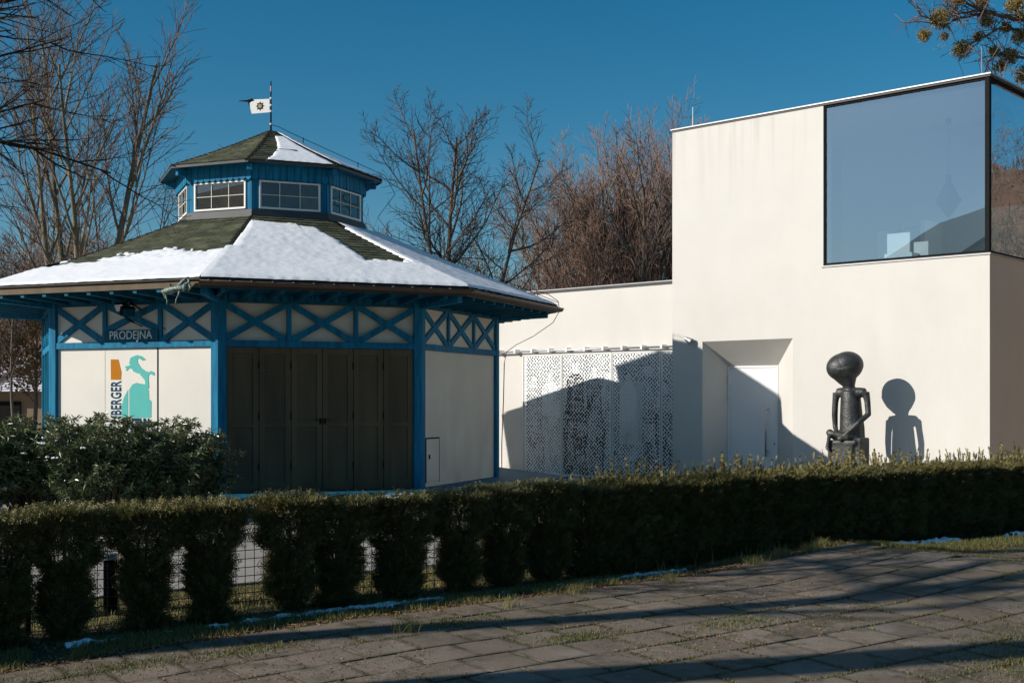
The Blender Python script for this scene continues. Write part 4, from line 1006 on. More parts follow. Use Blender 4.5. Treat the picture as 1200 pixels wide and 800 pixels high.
# thighs, knees, crossed lower legs
b.tube([S(1004, 514, -.02), S(992, 511, -.22), S(974, 507, -.28)], [.10, .07, .045], 12); b.tube([S(990, 515, -.02), S(980, 512, -.18), S(972.5, 508, -.22)], [.09, .06, .05], 12)
b.ball(S(973, 506.5, -.25), (.065, .065, .06), 12, 8)
b.tube([S(973, 507, -.28), S(971.5, 516, -.28), S(970, 525, -.27)], [.038, .032, .036], 10); b.ball(S(971, 526, -.30), (.03, .06, .025), 8, 6)
remesh_obj('body', b, M['bronze'], st, .011, 10)
b = MB(); b.obox(S(970, 587, -.24)+Vector((0,0,0)), sx*.44, sy*.42, (0, 0, S(0, 517).z-S(0, 587).z)); 
b.obox(S(999, 587, -.20), sx*.14, sy*.34, (0, 0, S(0, 512).z-S(0, 587).z)); b.obox(S(971, 520, -.25), sx*.48, sy*.42, (0, 0, .07))
remesh_obj('seat_block', b, M['bronze'], st, .02, 8)

# kiosk group shrunk, building group enlarged about the camera eye, to fit the shadows
for o in [o for o in scene.objects if o.parent is None and o.type in ('EMPTY', 'MESH')]:
    n_ = o.name.split('.')[0]
    if n_ in ('octagonal_kiosk', 'weather_vane', 'lightning_wire', 'shop_sign', 'wall_poster', 'floodlight', 'animal_figure', 'snow_on_main_roof', 'snow_on_cupola_roof'): k_, dz_ = .92, .136
    elif n_ in ('white_building', 'pendant_lamp', 'lightning_rod', 'wall_spotlight', 'cable_rail', 'perforated_screen', 'statue'): k_, dz_ = 1.06, -.102
    else: continue
    o.location = Vector(o.location)*k_ + Vector((0, 0, dz_)); o.scale = (k_,)*3

# ------------------------------------------------------------------ trees
def grow(rn, p, d, L, r, lvl, out, cfg):
    n = cfg['seg'][lvl]; pts = [p]; rad = [r]; q = p.copy(); dd = d.normalized(); wob = cfg['wob'][lvl]; up = cfg['up'][lvl]
    endr = cfg['end'][lvl]
    for i in range(n):
        dd = (dd+Vector((rn.gauss(0, wob), rn.gauss(0, wob), rn.gauss(0, wob)))+Vector((0, 0, up))).normalized()
        q = q+dd*(L/n); pts.append(q.copy()); rad.append(r*(1-(1-endr)*(i+1)/n))
    out[lvl].append((pts, rad))
    if lvl+1 >= len(cfg['n']): return
    nc = cfg['n'][lvl]; t0 = cfg['t0'][lvl]; az = rn.random()*6.28
    for c in range(nc):
        t = t0+(1-t0)*(c+rn.random()*.8)/nc; f_ = t*n; i = min(n-1, int(f_)); fr_ = f_-i
        pp = pts[i].lerp(pts[i+1], fr_); ax = (pts[i+1]-pts[i]).normalized(); az += 2.4+rn.gauss(0, .4)
        e = ax.orthogonal().normalized(); e = Matrix.Rotation(az, 3, ax) @ e
        an = cfg['ang'][lvl]*(.75+.5*rn.random()); nd = ax*math.cos(an)+e*math.sin(an)
        ll = L*cfg['len'][lvl]*(1-.55*(t-t0)/(1-t0+1e-6))*(.7+.6*rn.random()); rr = min(rad[i]*.72, r*cfg['rr'][lvl])*(.8+.3*rn.random())
        grow(rn, pp, nd, ll, rr, lvl+1, out, cfg)
def tube_fast(V, F, pts, rad, n):
    b = len(V); x = None
    for i, p in enumerate(pts):
        t = pts[min(i+1, len(pts)-1)]-pts[max(i-1, 0)]
        if x is None: x = t.orthogonal()
        x = x-t*(x.dot(t)/max(t.length_squared, 1e-12)); x.normalize(); y = t.cross(x).normalized()
        for k in range(n):
            a = 6.2832*k/n; ca, sa = math.cos(a)*rad[i], math.sin(a)*rad[i]
            V.append((p.x+x.x*ca+y.x*sa, p.y+x.y*ca+y.y*sa, p.z+x.z*ca+y.z*sa))
    for i in range(len(pts)-1):
        for k in range(n):
            a = b+i*n+k; c = b+i*n+(k+1) % n; F.append((a, c, c+n, a+n))
DEF = dict(seg=[8, 7, 5, 3, 2], wob=[.05, .09, .11, .13, .15], up=[.02, .08, .06, .05, .03], end=[.25, .2, .25, .4, .5], n=[12, 9, 8, 5], t0=[.25, .15, .1, .1], ang=[.75, .7, .7, .7], len=[.55, .5, .5, .5], rr=[.38, .42, .45, .6])
def make_tree(name, loc, H, r, seed, label, cat='tree', group=None, stems=1, spread=.15, bark='bark', twig='twig', cfg=None, minr=.004, lean=(0,0)):
    rn = random.Random(seed); c = dict(DEF); c.update(cfg or {})
    root = thing(name, loc, label, cat, group)
    L = [[] for _ in range(5)]; o = Vector(loc)
    for s_ in range(stems):
        a = 6.28*s_/stems+rn.random(); d = Vector((math.cos(a)*spread*(stems > 1)+lean[0], math.sin(a)*spread*(stems > 1)+lean[1], 1))
        grow(rn, o+Vector((math.cos(a), math.sin(a), 0))*(.12 if stems > 1 else 0)+Vector((0,0,-.1)), d, H*(.9+.2*rn.random())/d.length, r*(.75+.4*rn.random() if stems > 1 else 1), 0, L, c)
    V, F = [], []
    for lv, n in ((0, 9), (1, 6)):
        for pts, rad in L[lv]: tube_fast(V, F, pts, rad, n)
    np_mesh('trunk', V, F, M[bark], root, smooth=True)
    V, F = [], []
    for lv, n in ((2, 4), (3, 3), (4, 3)):
        for pts, rad in L[lv]: tube_fast(V, F, pts, [max(q, minr) for q in rad], n)
    if V: np_mesh('crown', V, F, M[twig], root)
    return root, L

GT = 'bare trees behind the buildings'
make_tree('bare_tree', (-11.6, 33, 0), 11.2, .13, 11, 'large many stemmed bare tree left of the kiosk cupola', group=GT, stems=4, spread=.17, bark='barkolive', twig='twig', cfg=dict(ang=[.55,.6,.6,.6], wob=[.03,.06,.09,.12,.14], up=[.02,.11,.09,.06,.03], t0=[.3,.15,.1,.1], n=[11,9,8,5], len=[.40,.5,.5,.5]), minr=.0065)
make_tree('bare_tree', (-2.0, 37, 0), 9.3, .13, 21, 'slender dark bare tree just right of the kiosk cupola', group=GT, bark='bark', twig='twigdark', cfg=dict(n=[22,11,8,4], t0=[.2,.12,.1,.1], len=[.42,.45,.45,.5], ang=[.95,.7,.7,.7]), minr=.0055)
make_tree('bare_tree', (-1.1, 35, 0), 10.1, .12, 22, 'twin stemmed dark bare tree above the right end of the kiosk roof', group=GT, stems=2, spread=.09, bark='bark', twig='twigdark', cfg=dict(n=[19,11,8,4], t0=[.2,.12,.1,.1], len=[.36,.45,.45,.5], ang=[.9,.7,.7,.7]), minr=.0055)
make_tree('bare_tree', (3.9, 41, 0), 9.0, .14, 31, 'tall reddish bare tree beside the left edge of the tall white block', group=GT, stems=5, spread=.20, twig='twigred', bark='bark', cfg=dict(n=[15,10,9,5], ang=[.5,.5,.6,.6], len=[.5,.5,.5,.5]), minr=.0058)
make_tree('bare_tree', (2.9, 42, 0), 9.0, .12, 32, 'reddish bare tree rising over the middle of the low white wing', group=GT, stems=5, spread=.26, twig='twigred', bark='barkolive', cfg=dict(n=[14,10,9,5], ang=[.5,.5,.6,.6], len=[.5,.5,.5,.5]), minr=.0058)
make_tree('bare_tree', (3.9, 40, 0), 8.8, .12, 35, 'dense reddish bare tree just left of the tall white block, in front of taller ones', group=GT, stems=6, spread=.24, twig='twigred', bark='bark', cfg=dict(n=[14,10,9,5], ang=[.5,.5,.6,.6], len=[.5,.5,.5,.5]), minr=.0055)
make_tree('bare_tree', (1.2, 40, 0), 6.2, .07, 33, 'low brushy brown tree at the left end of the low white wing', group=GT, stems=6, spread=.45, twig='twigred', cfg=dict(n=[12,9,8,4], ang=[.6,.6,.6,.6], len=[.5,.5,.5,.5]), minr=.0058)
b1, L1 = make_tree('birch_tree', (-9.2, 47, 0), 10.6, .13, 41, 'white stemmed birch behind the kiosk weather vane', group=GT, stems=2, spread=.1, bark='birch', twig='twigred', cfg=dict(n=[16,9,7,4], len=[.35,.5,.5,.5]), minr=.0058)
c = copy_tree(b1, (-13.2, 49, 0), 1.3, 'white stemmed birch between the big left tree and the cupola', (.92, .92, .88))
c = copy_tree(b1, (-6.8, 52, 0), 2.6, 'thin birch showing low between cupola and the slender dark tree', (.8, .8, .80))
# background thicket, each bush its own thing
tk, _ = make_tree('thicket_shrub', (-20, 52, 0), 5.2, .07, 51, 'x', 'shrub', stems=7, spread=.5, twig='twig', cfg=dict(n=[10,9,7,4], ang=[.6,.6,.6,.6], len=[.5,.5,.5,.5], t0=[.1,.1,.1,.1]), minr=.010)
tk['label'] = 'brown bare thicket shrub behind the kiosk eaves at the far left'; tk['group'] = 'thicket shrubs along the slope'
rn = random.Random(9)
for i, (x, y, s_) in enumerate([(-17.5, 46, 1.0), (-23, 55, 1.2), (-26, 60, 1.3), (-15.2, 50, 1.05), (-19, 60, 1.45), (-12.2, 56, 1.25), (-8.5, 58, 1.2), (-5, 56, 1.15), (-2.5, 50, .95), (-.3, 47, .9), (1.4, 46, .95), (3.2, 48, 1.0), (5.4, 50, 1.1), (-23, 66, 1.9), (-30, 70, 2.0), (-16, 70, 1.9)]):
    t = copy_tree(tk, (x, y, 0), rn.random()*6, 'brown bare thicket shrub far behind the roofs, one of a dense row', (s_, s_, s_*(.9+.3*rn.random())))
tk['label'] = 'brown bare thicket shrub far behind the roofs, one of a dense row'
# wooded rising slope
hl = []; nx, ny = 60, 14
V = []; F = []
for j in range(ny):
    for i in range(nx):
        x = -140+i*5; y = 62+j*9; V.append((x, y, -.2+ (j/ny)**1.1*22*(.25+.75*smooth((-x+5)/45))*(.85+.3*mnoise.noise(Vector((x*.03, y*.03, 0)))) ))
for j in range(ny-1):
    for i in range(nx-1): F.append((j*nx+i, j*nx+i+1, (j+1)*nx+i+1, (j+1)*nx+i))
tag(np_mesh('hill', V, F, mat('leafy_snowy_slope', (.10, .07, .045), .95, .3, .6, col2=(.55, .54, .55), thr=(.55, .62)), smooth=True), kind='structure')
# far wood as one mass of stems on the slope
V, F = [], []; rn = random.Random(5)
for i in range(420):
    x = rn.uniform(-75, 10); y = rn.uniform(66, 130); j = (y-62)/9; z = (j/ny)**1.1*22*(.25+.75*smooth((-x+5)/45))*.95
    Hh = rn.uniform(5, 9); pts = [Vector((x, y, z-.5)), Vector((x+rn.gauss(0,.3), y, z+Hh*.5)), Vector((x+rn.gauss(0,.5), y, z+Hh))]
    tube_fast(V, F, pts, [.12, .08, .02], 4)
    for k_ in range(34):
        t = rn.uniform(.25, 1); p = pts[0].lerp(pts[2], t); a = rn.random()*6.28; l = rn.uniform(.7, 2.2)*(1.2-t*.6)
        q = p+Vector((math.cos(a)*l, math.sin(a)*l, l*rn.uniform(.5, 1.3))); tube_fast(V, F, [p, q], [.03, .012], 3)
        for m_ in range(3):
            s2 = p.lerp(q, rn.uniform(.3, 1)); tube_fast(V, F, [s2, s2+Vector((rn.gauss(0,.5), rn.gauss(0,.5), rn.uniform(.2,.9)))], [.016, .010], 3)
tag(np_mesh('distant_wood', V, F, M['twig']), kind='stuff')
# dry-leaved beech beside the left kiosk corner, and the shed behind it
def leaf_cloud(name, parent, centre_pts, size, mtl, wd=.5, up=0.0, tone=None, seed=1):
    r2 = np.random.default_rng(seed); P = np.asarray(centre_pts, dtype=np.float32); n = len(P)
    d = r2.normal(size=(n, 3)); d[:, 2] += up; d /= np.linalg.norm(d, axis=1)[:, None]; e = np.cross(d, r2.normal(size=(n, 3))); e /= np.linalg.norm(e, axis=1)[:, None]
    s = size*(.6+.8*r2.random(n))[:, None]; d = d*s; e = e*s*wd
    V = np.stack([P-d*.5, P+e*.5, P+d*.5, P-e*.5], 1).reshape(-1, 3); F = np.arange(n)[:, None]*4+np.array([0,1,2,3])
    t = np.repeat(r2.random(n) if tone is None else tone, 4)
    return np_mesh(name, V, F, mtl, parent, attr={'tone': t})
be, Lb = make_tree('beech_tree', (-17.6, 39.5, 0), 4.5, .09, 61, 'beech keeping its dry brown leaves under the far left eave', group='dry leaved beeches at the far left', stems=1, bark='bark', cfg=dict(n=[14,8,5,3], t0=[.35,.1,.1,.1], len=[.45,.5,.5,.5], ang=[1.0,.7,.7,.7]), minr=.006)
pl_ = [pts[-1]+Vector((rn.gauss(0,.12), rn.gauss(0,.12), rn.gauss(0,.1))) for lv in (2, 3) for pts, _ in Lb[lv] for _k in range(9 if lv == 2 else 3)]
leaf_cloud('foliage', be, [(p.x, p.y, p.z) for p in pl_], .13, M['beech'], .6)
copy_tree(be, (-15.9, 40.5, 0), 2.0, 'beech keeping its dry brown leaves close beside the kiosk left corner')
copy_tree(be, (-19.6, 40, 0), 4.0, 'beech keeping its dry brown leaves at the very edge of the picture')
shed = thing('garden_shed', (-20, 44, 0), 'low tan walled building with a snow streaked tile roof seen left of the kiosk', 'building')
b = MB(); b.box(-32, -14, 44, 52, -.05, 2.0); b.build('wall', M['shed'], shed)
V = [(-32.4, 43.6, 1.95), (-13.6, 43.6, 1.95), (-13.6, 48, 3.95), (-32.4, 48, 3.95), (-13.6, 52.4, 1.95), (-32.4, 52.4, 1.95)]
me = bpy.data.meshes.new('roof'); bs = root_loc(shed); me.from_pydata([(x-bs.x, y-bs.y, z-bs.z) for x, y, z in V], [], [(0,1,2,3), (3,2,4,5), (1,4,2), (0,3,5)])
ul = me.uv_layers.new(name='UVMap'); uvs = [(0,0),(18.8,0),(18.8,4.8),(0,4.8)]*2+[(0,0),(8,0),(4,2)]+[(0,0),(4,2),(8,0)]; ul.data.foreach_set('uv', [q for w2_ in uvs for q in w2_]); me.update(); link('roof', me, M['snowtile'], shed)
b = MB(); b.box(-18.6, -17.7, 43.93, 44.0, .6, 1.6); b.build('window', M['black'], shed)
for i, (x, y, hh, lb) in enumerate([(-15.3, 37.5, 5.0, 'thin dark bare trunk nearest the kiosk left corner'), (-16.3, 38.2, 5.6, 'thicker dark bare trunk at the far left edge, middle of three'), (-15.9, 36.6, 4.6, 'thin leaning bare trunk left of the kiosk corner')]):
    make_tree('young_tree', (x, y, 0), hh, (.06, .10, .05)[i], 70+i, lb, group='young trunks at the far left', bark='bark', twig='twigdark', cfg=dict(n=[9,5,3,2], t0=[.45,.2,.1,.1], len=[.3,.5,.5,.5], ang=[.6,.6,.6,.6]), minr=.006)

# near tree off to the left whose boughs hang into the top left corner
rn = random.Random(77); near = thing('overhanging_tree', (-7.4, 8.2, 0), 'near dark bare tree whose boughs reach in at the top left corner', 'tree')
L = [[] for _ in range(5)]
L[0].append(([Vector((-7.4, 8.2, -.2)), Vector((-7.35, 8.25, 2)), Vector((-7.3, 8.3, 3.6)), Vector((-7.4, 8.35, 5.2)), Vector((-7.3, 8.3, 7.5)), Vector((-7.2, 8.3, 9.5))], [.17, .15, .13, .11, .07, .03]))
NC = dict(DEF); NC.update(seg=[8,8,6,4,3], wob=[.05,.07,.10,.12,.14], up=[0,-.005,.02,.03,.03], end=[.2,.15,.25,.4,.5], n=[0,14,7,4], t0=[.2,.30,.15,.2], len=[.5,.32,.5,.5], ang=[.7,.5,.6,.6], rr=[.5,.36,.45,.6])
for (z, d, l, r_) in ((3.35, (1, .10, .20), 4.2, .055), (3.1, (1, .22, .14), 4.1, .042), (3.9, (1, .02, .06), 4.4, .05), (2.95, (1, .05, .06), 3.7, .032), (3.6, (1, .35, .02), 4.2, .035), (2.8, (1, .1, .10), 3.6, .03), (4.3, (1, .25, -.03), 4.5, .045), (5.6, (-.8, .4, .5), 3, .05), (5.0, (-.3, -1, .4), 3, .05), (4.1, (.2, 1, .3), 3, .045), (6.2, (.8, -.3, .5), 3, .04)):
    grow(rn, Vector((-7.35, 8.3, z)), Vector(d), l, r_, 1, L, NC)
V, F = [], []
for lv, n in ((0, 10), (1, 7)):
    for pts, rad in L[lv]: tube_fast(V, F, pts, rad, n)
np_mesh('trunk', V, F, mat('dark_bark', (.030, .023, .019), .9, .3, 6, .5, 30), near, smooth=True)
V, F = [], []
for lv, n in ((2, 5), (3, 4), (4, 3)):
    for pts, rad in L[lv]: tube_fast(V, F, pts, [max(q, .0025) for q in rad], n)
np_mesh('crown', V, F, M['twigblack'], near)
# two street trees left of the camera that throw the long shadows over the paving
t1, _ = make_tree('street_tree', (-11.5, 5.5, 0), 10.5, .26, 81, 'tall street tree standing left of the paving, out of the picture, with a straight trunk', cfg=dict(t0=[.62,.15,.1,.1], n=[10,6,4,3], end=[.35,.2,.25,.4,.5], len=[.4,.5,.5,.5]), minr=.0058)
copy_tree(t1, (-9.5, 4.55, 0), 1.7, 'thick street tree standing nearer the camera beside the paving', (1.35, 1.35, 1.0))

# mistletoe tree behind the building, right
mt, Lm = make_tree('mistletoe_tree', (17.6, 33, 0), 13.0, .24, 91, 'tree with round yellow brown mistletoe clumps above the glazed corner', bark='bark', twig='twigdark', cfg=dict(t0=[.5,.2,.1,.1], n=[12,8,6,4], len=[.44,.5,.5,.5], ang=[1.1,.7,.7,.7], up=[.02,.03,.05,.05,.03]), minr=.0055)
def bough(pts, r0):
    V, F = [], []; rad = [r0*(1-.7*i/(len(pts)-1)) for i in range(len(pts))]; tube_fast(V, F, pts, rad, 6)
    rn2 = random.Random(int(pts[0].x*100))
    for i in range(len(pts)-1):
        for k_ in range(7):
            p = pts[i].lerp(pts[i+1], rn2.random()); d = (pts[i+1]-pts[i]).normalized(); e = Vector((rn2.gauss(0,1), rn2.gauss(0,1), rn2.gauss(0,1))); l = rn2.uniform(.3, 1.1); q = p+(d*.6+e.normalized()*.8)*l
            tube_fast(V, F, [p, p.lerp(q, .5)+Vector((0,0,.05)), q], [.014, .010, .007], 4)
            for m_ in range(3): s3 = p.lerp(q, rn2.uniform(.3, 1)); tube_fast(V, F, [s3, s3+Vector((rn2.gauss(0,.2), rn2.gauss(0,.2), rn2.gauss(0,.2)))], [.008, .006], 3)
    return V, F
bs_ = []
YB = 31.5
for pl2, r_ in (([(1262, 55), (1225, 25), (1190, 23), (1165, 17), (1140, 8), (1125, 0)], .075), ([(1165, 15), (1140, 18), (1120, 23), (1105, 32), (1090, 22), (1078, 19)], .04), ([(1225, 50), (1190, 35), (1170, 34), (1152, 44), (1138, 52)], .045), ([(1250, 95), (1215, 70), (1185, 66), (1168, 62), (1156, 75)], .05), ([(1165, 15), (1145, 12), (1118, 18), (1100, 30)], .03), ([(1240, 20), (1215, 0), (1190, -10)], .05)):
    V, F = bough([AT(px, py, YB+.01*px-11) for px, py in pl2], r_); bs_.append((V, F))
V, F = [], []
for v, f_ in bs_: n = len(V); V += v; F += [tuple(i+n for i in q) for q in f_]
np_mesh('bough', V, F, M['twig'], mt)
for i, (px, py, r_) in enumerate([(1101, 22, .25), (1083, 41.5, .17), (1127, 58, .24), (1156, 24, .20), (1146, 43, .12), (1107, 43, .09), (1190, 5, .26), (1122, 0, .17), (1150, 2, .18), (1165, 60, .15), (1183, 66, .22), (1195, 42, .22), (1172, 78, .15), (1178, 32, .14), (1200, 88, .25), (1195, 20, .15)]):
    c = AT(px, py, YB+.01*px-11); r3 = np.random.default_rng(100+i); n = int(1100*(r_/.25)**2)+170
    d = r3.normal(size=(n, 3)); d /= np.linalg.norm(d, axis=1)[:, None]; rr = r_*(.15+.95*r3.random(n)**.6)*(1+.10*r3.normal(size=n)); P = np.array([c.x, c.y, c.z])+d*rr[:, None]
    leaf_cloud('mistletoe_clump', mt, P, .065, M['mistletoe'], .35, seed=i)
for i, (x, y, s_) in enumerate([(14.4, 23.5, .7), (15.0, 26.5, .8), (15.4, 30.5, .85)]):
    make_tree('bare_tree', (x, y, 0), 11*s_, .18, 120+i, ('bare tree right of the building mirrored in the side glass', 'farther bare tree mirrored in the side glass', 'smaller bare tree mirrored low in the side glass')[i], twig='twig', cfg=dict(t0=[.2,.1,.1,.1], n=[14,9,6,3]), minr=.010)

# house across the street, mirrored in the corner window
hs_ = thing('gabled_house', (-44, -7, 0), 'tall grey green gabled house across the street, mirrored in the corner window', 'building')
b = MB(); b.box(-54, -38, -14.1, .4, -.05, 9.1); b.add([(-54,-14.1,9.1),(-38,-14.1,9.1),(-38,.4,9.1),(-54,.4,9.1),(-54,-6.8,13.7),(-38,-6.8,13.7)], [(1,2,5),(0,4,3),(0,3,2,1)]); b.build('wall', M['housewall'], hs_)
b = MB(); b.obox((-54.5,-14.9,8.65), (17.1,0,0), (0,8.1,5.2), (0,-.15,.2)); b.obox((-54.5,1.2,8.65), (17.1,0,0), (0,-8.0,5.15), (0,.15,.2)); rf = b.build('roof', mat('old_tile_roof', (.07,.08,.065), .9, .2, 2), hs_)
for y_ in (-4.6, -9.4): b = MB(); b.box(-41, -40, y_-.9, y_+.3, 11.5, 14.4); b.build('chimney', M['housewall'], rf)
for y_ in (-12.7, -9.6, -6.4, -3.6):
    for z_ in (2, 5.5): b = MB(); b.box(-38, -37.95, y_-.5, y_+.5, z_, z_+1.6); b.build('window', M['black'], hs_)

# ------------------------------------------------------------------ yew hedge
def yew_mesh(seed, gap=True, shoots=14, top=.86, tall=.10):
    """one clipped yew: needle sprays on short twigs through a body that is wide on top and narrow at the foot"""
    r2 = np.random.default_rng(seed); rnl = random.Random(seed)
    ph = r2.random(8)*6.28
    def halfw(z):      # along the hedge
        t = z/top; foot = .125 if gap else .25
        return foot+((.275 if gap else .30)-foot)*np.clip((t-.08)/.78, 0, 1)**(2.8 if gap else 1.2)+.035*np.sin(z*17+ph[0])+.025*np.sin(z*31+ph[1])
    def halfd(z): t = z/top; return .13+.10*np.clip(t/.5, 0, 1)+.02*np.sin(z*21+ph[2])
    n = 5200
    z = top*(1-r2.random(n)**1.05)*.99; z[:900] = top-.04*r2.random(900)**1.5
    a = r2.random(n)*2*np.pi; rad = np.clip(.35+.72*r2.random(n)**.55, 0, 1.06)
    keep = np.ones(n, bool)
    clump = np.array([mnoise.noise(Vector((math.cos(q)*1.6, math.sin(q)*1.6, zz*6+seed))) for q, zz in zip(a, z)])
    rad = rad*(1+.22*clump)*(.90 if gap else 1)
    x = np.sign(np.cos(a))*np.abs(np.cos(a))**.75*rad*halfw(z); y = np.sign(np.sin(a))*np.abs(np.sin(a))**.75*rad*halfd(z)
    if gap: keep = (clump > -.42) | (z > top*.72)
    P = np.stack([x, y, z], 1)[keep]; m = len(P)
    out = np.stack([P[:, 0]*1.3, P[:, 1]*1.5, .10+.0*P[:, 2]], 1); out /= np.linalg.norm(out, axis=1)[:, None]
    D = out+r2.normal(size=(m, 3))*.45+np.array([0, 0, .35]); D /= np.linalg.norm(D, axis=1)[:, None]
    Ls = .05+.06*r2.random(m)
    # extra upright shoots on top
    SP, SD, SL, SHT = [], [], [], []
    for i in range(shoots):
        bx, by = rnl.uniform(-.28, .28), rnl.uniform(-.16, .16); hh = tall*rnl.choice((.3, .5, .8, 1.2, 1.7))*rnl.uniform(.8, 1.2); k = max(1, int(hh/.02)); lx, ly = rnl.gauss(0, .16), rnl.gauss(0, .16); SHT.append((bx, by, lx, ly, hh))
        for j in range(k):
            SP.append((bx+lx*j*.02, by+ly*j*.02, top-.02+j*.02)); SD.append((lx, ly, 1)); SL.append(.022)
    if SP:
        SD = np.array(SD); SD /= np.linalg.norm(SD, axis=1)[:, None]; P = np.concatenate([P, np.array(SP)]); D = np.concatenate([D, SD]); Ls = np.concatenate([Ls, np.array(SL)])
    m = len(P); S_ = np.cross(D, r2.normal(size=(m, 3))); S_ /= np.linalg.norm(S_, axis=1)[:, None]
    NN = 12; t = np.tile(np.repeat(np.linspace(.05, 1, NN//2), 2), m); side = np.tile(np.tile([1., -1.], NN//2), m)
    Pn = np.repeat(P, NN, 0)+np.repeat(D*Ls[:, None], NN, 0)*t[:, None]
    Nd = np.repeat(S_, NN, 0)*side[:, None]*.85+np.repeat(D, NN, 0)*.6+r2.normal(size=(m*NN, 3))*.15
    ln = .027*np.repeat(np.where(np.arange(m) < m-len(SP), 1.0, .58), NN)*(1.15-.5*t)*(.8+.4*r2.random(m*NN)); Nd = Nd/np.linalg.norm(Nd, axis=1)[:, None]*ln[:, None]
    Wd = np.cross(Nd, np.repeat(np.cross(D, S_), NN, 0)+r2.normal(size=(m*NN, 3))*.3); Wd = Wd/np.linalg.norm(Wd, axis=1)[:, None]*.0040
    V = np.stack([Pn-Wd*.6, Pn+Wd*.6, Pn+Nd*.6+Wd, Pn+Nd, Pn+Nd*.6-Wd], 1)
    V = np.stack([Pn, Pn+Nd*.5+Wd, Pn+Nd, Pn+Nd*.5-Wd], 1).reshape(-1, 3)
    F = np.arange(m*NN)[:, None]*4+np.array([0,1,2,3])
    sunny_growth = np.clip((P[:, 2]-(top-.03))/.07, 0, 1)  # tops yellower: new growth, with sunlight put into the tone as well
    tone = np.clip(.16+.12*r2.normal(size=m)+.60*sunny_growth, 0, 1); tn = np.repeat(np.clip(np.repeat(tone, NN)+.10*t, 0, 1), 4)
    # wood
    W, WF = [], []
    for i in range(26):
        a_ = rnl.random()*6.28; zz = rnl.uniform(.1, top*.8); x1 = math.cos(a_)*float(halfw(zz))*.9; y1 = math.sin(a_)*float(halfd(zz))*.9
        tube_fast(W, WF, [Vector((rnl.gauss(0,.03), rnl.gauss(0,.03), zz*.35)), Vector((x1*.5, y1*.5, zz*.8)), Vector((x1, y1, zz+.05))], [.009, .006, .003], 4)
    for bx, by, lx, ly, hh in SHT: tube_fast(W, WF, [Vector((bx, by, top-.1)), Vector((bx+lx*hh, by+ly*hh, top-.02+hh))], [.0035, .0015], 3)
    tube_fast(W, WF, [Vector((0,0,-.06)), Vector((.01,.01,.3)), Vector((-.01,0,.7))], [.02, .016, .008], 6)
    return V, F, tn, W, WF
variants = []
for i, (gap, sh, tl) in enumerate([(True, 24, .05), (True, 26, .06), (True, 22, .045), (False, 34, .145), (False, 40, .16), (False, 36, .15)]):
    V, F, tn, W, WF = yew_mesh(300+i, gap, sh, .86, tl)
    fo = np_mesh('foliage', V, F, M['yew'], None, attr={'tone': tn}); wo = np_mesh('branches', W, WF, M['bark'], None)
    variants.append((fo, wo))
GY = 'clipped yews of the hedge along the paving'
pos = [.82, 1.34, 1.86, 2.29, 2.86, 3.34, 4.0, 4.42, 4.99, 5.57, 6.02, 6.5]+[7.02+.40*i for i in range(24)]
rnh = random.Random(3)
deg = math.atan2(DP.y, DP.x)
used_v = set()
desc = {0: 'yew left of the picture edge end of the hedge', }
for i, p in enumerate(pos):
    gap = p < 6.9
    vi = rnh.randrange(3) if gap else 3+rnh.randrange(3)
    x, y = pq(p, Q_HEDGE+rnh.gauss(0, .015)); z = gh(p, Q_HEDGE)-.01
    if i == 5: lb = 'clipped yew just left of the open gap in the hedge'
    elif i == 6: lb = 'clipped yew just right of the open gap in the hedge'
    elif i == 2: lb = 'clipped yew cut by the left edge of the picture'
    elif i == 3: lb = 'clipped yew left of the short dark bollard, second from the picture edge'
    elif i == 4: lb = 'clipped yew right of the short dark bollard, one before the gap bush'
    elif i == 11: lb = 'last clipped yew before the solid stretch of hedge, beside a narrow bright gap'
    elif gap: lb = 'separate clipped yew with a narrow foot in the open stretch right of the gap' if i > 6 else 'clipped yew at the left end of the hedge'
    else: lb = 'clipped yew merged into the solid dark right stretch of the hedge'
    t = thing('yew_bush', (x, y, z), lb, 'hedge bush', GY)
    for src in variants[vi]:
        o = src.copy(); COL.objects.link(o); o.parent = t
    hz = (.875-gh(p, Q_HEDGE)*.8)/.86+rnh.gauss(0, .012)
    t.rotation_euler = (0, 0, deg+rnh.choice((0, math.pi))+rnh.gauss(0, .08)); t.scale = ((1.0 if gap else 1.0)*rnh.uniform(.92, 1.08), rnh.uniform(.95, 1.1), hz)
for fo, wo in variants: bpy.data.objects.remove(fo); bpy.data.objects.remove(wo)
# remnants of snow on top of the hedge
def clump(b, x, y, z, r_, n=9):
    for _ in range(n):
        q = r_*rnh.uniform(.25, .6); b.ball((x+rnh.gauss(0, r_*1.1), y+rnh.gauss(0, r_*.8), z+rnh.gauss(0, r_*.22)), (q*rnh.uniform(1, 1.7), q*rnh.uniform(.8, 1.4), q*.7), 7, 5, rot=Matrix.Rotation(rnh.gauss(0, .6), 3, 'X'))
b = MB()
for i in range(46):
    p = rnh.uniform(3.9, 14); x, y = pq(p, Q_HEDGE+rnh.gauss(0, .09)); r_ = rnh.uniform(.008, .022)
    clump(b, x, y, gh(p, Q_HEDGE)*.2+.882, r_*1.1)
for (p, q, r_) in ((5.0, 8.86, .035), (4.87, 8.85, .03), (5.15, 8.9, .022), (6.3, 8.85, .03), (7.2, 8.85, .03), (8.1, 8.84, .022)):
    x, y = pq(p, q); clump(b, x, y, gh(p, q)*.2+.882, r_*1.3, 16)
tag(b.build('hedge_snow', M['snow'], None, smooth=True), kind='stuff')

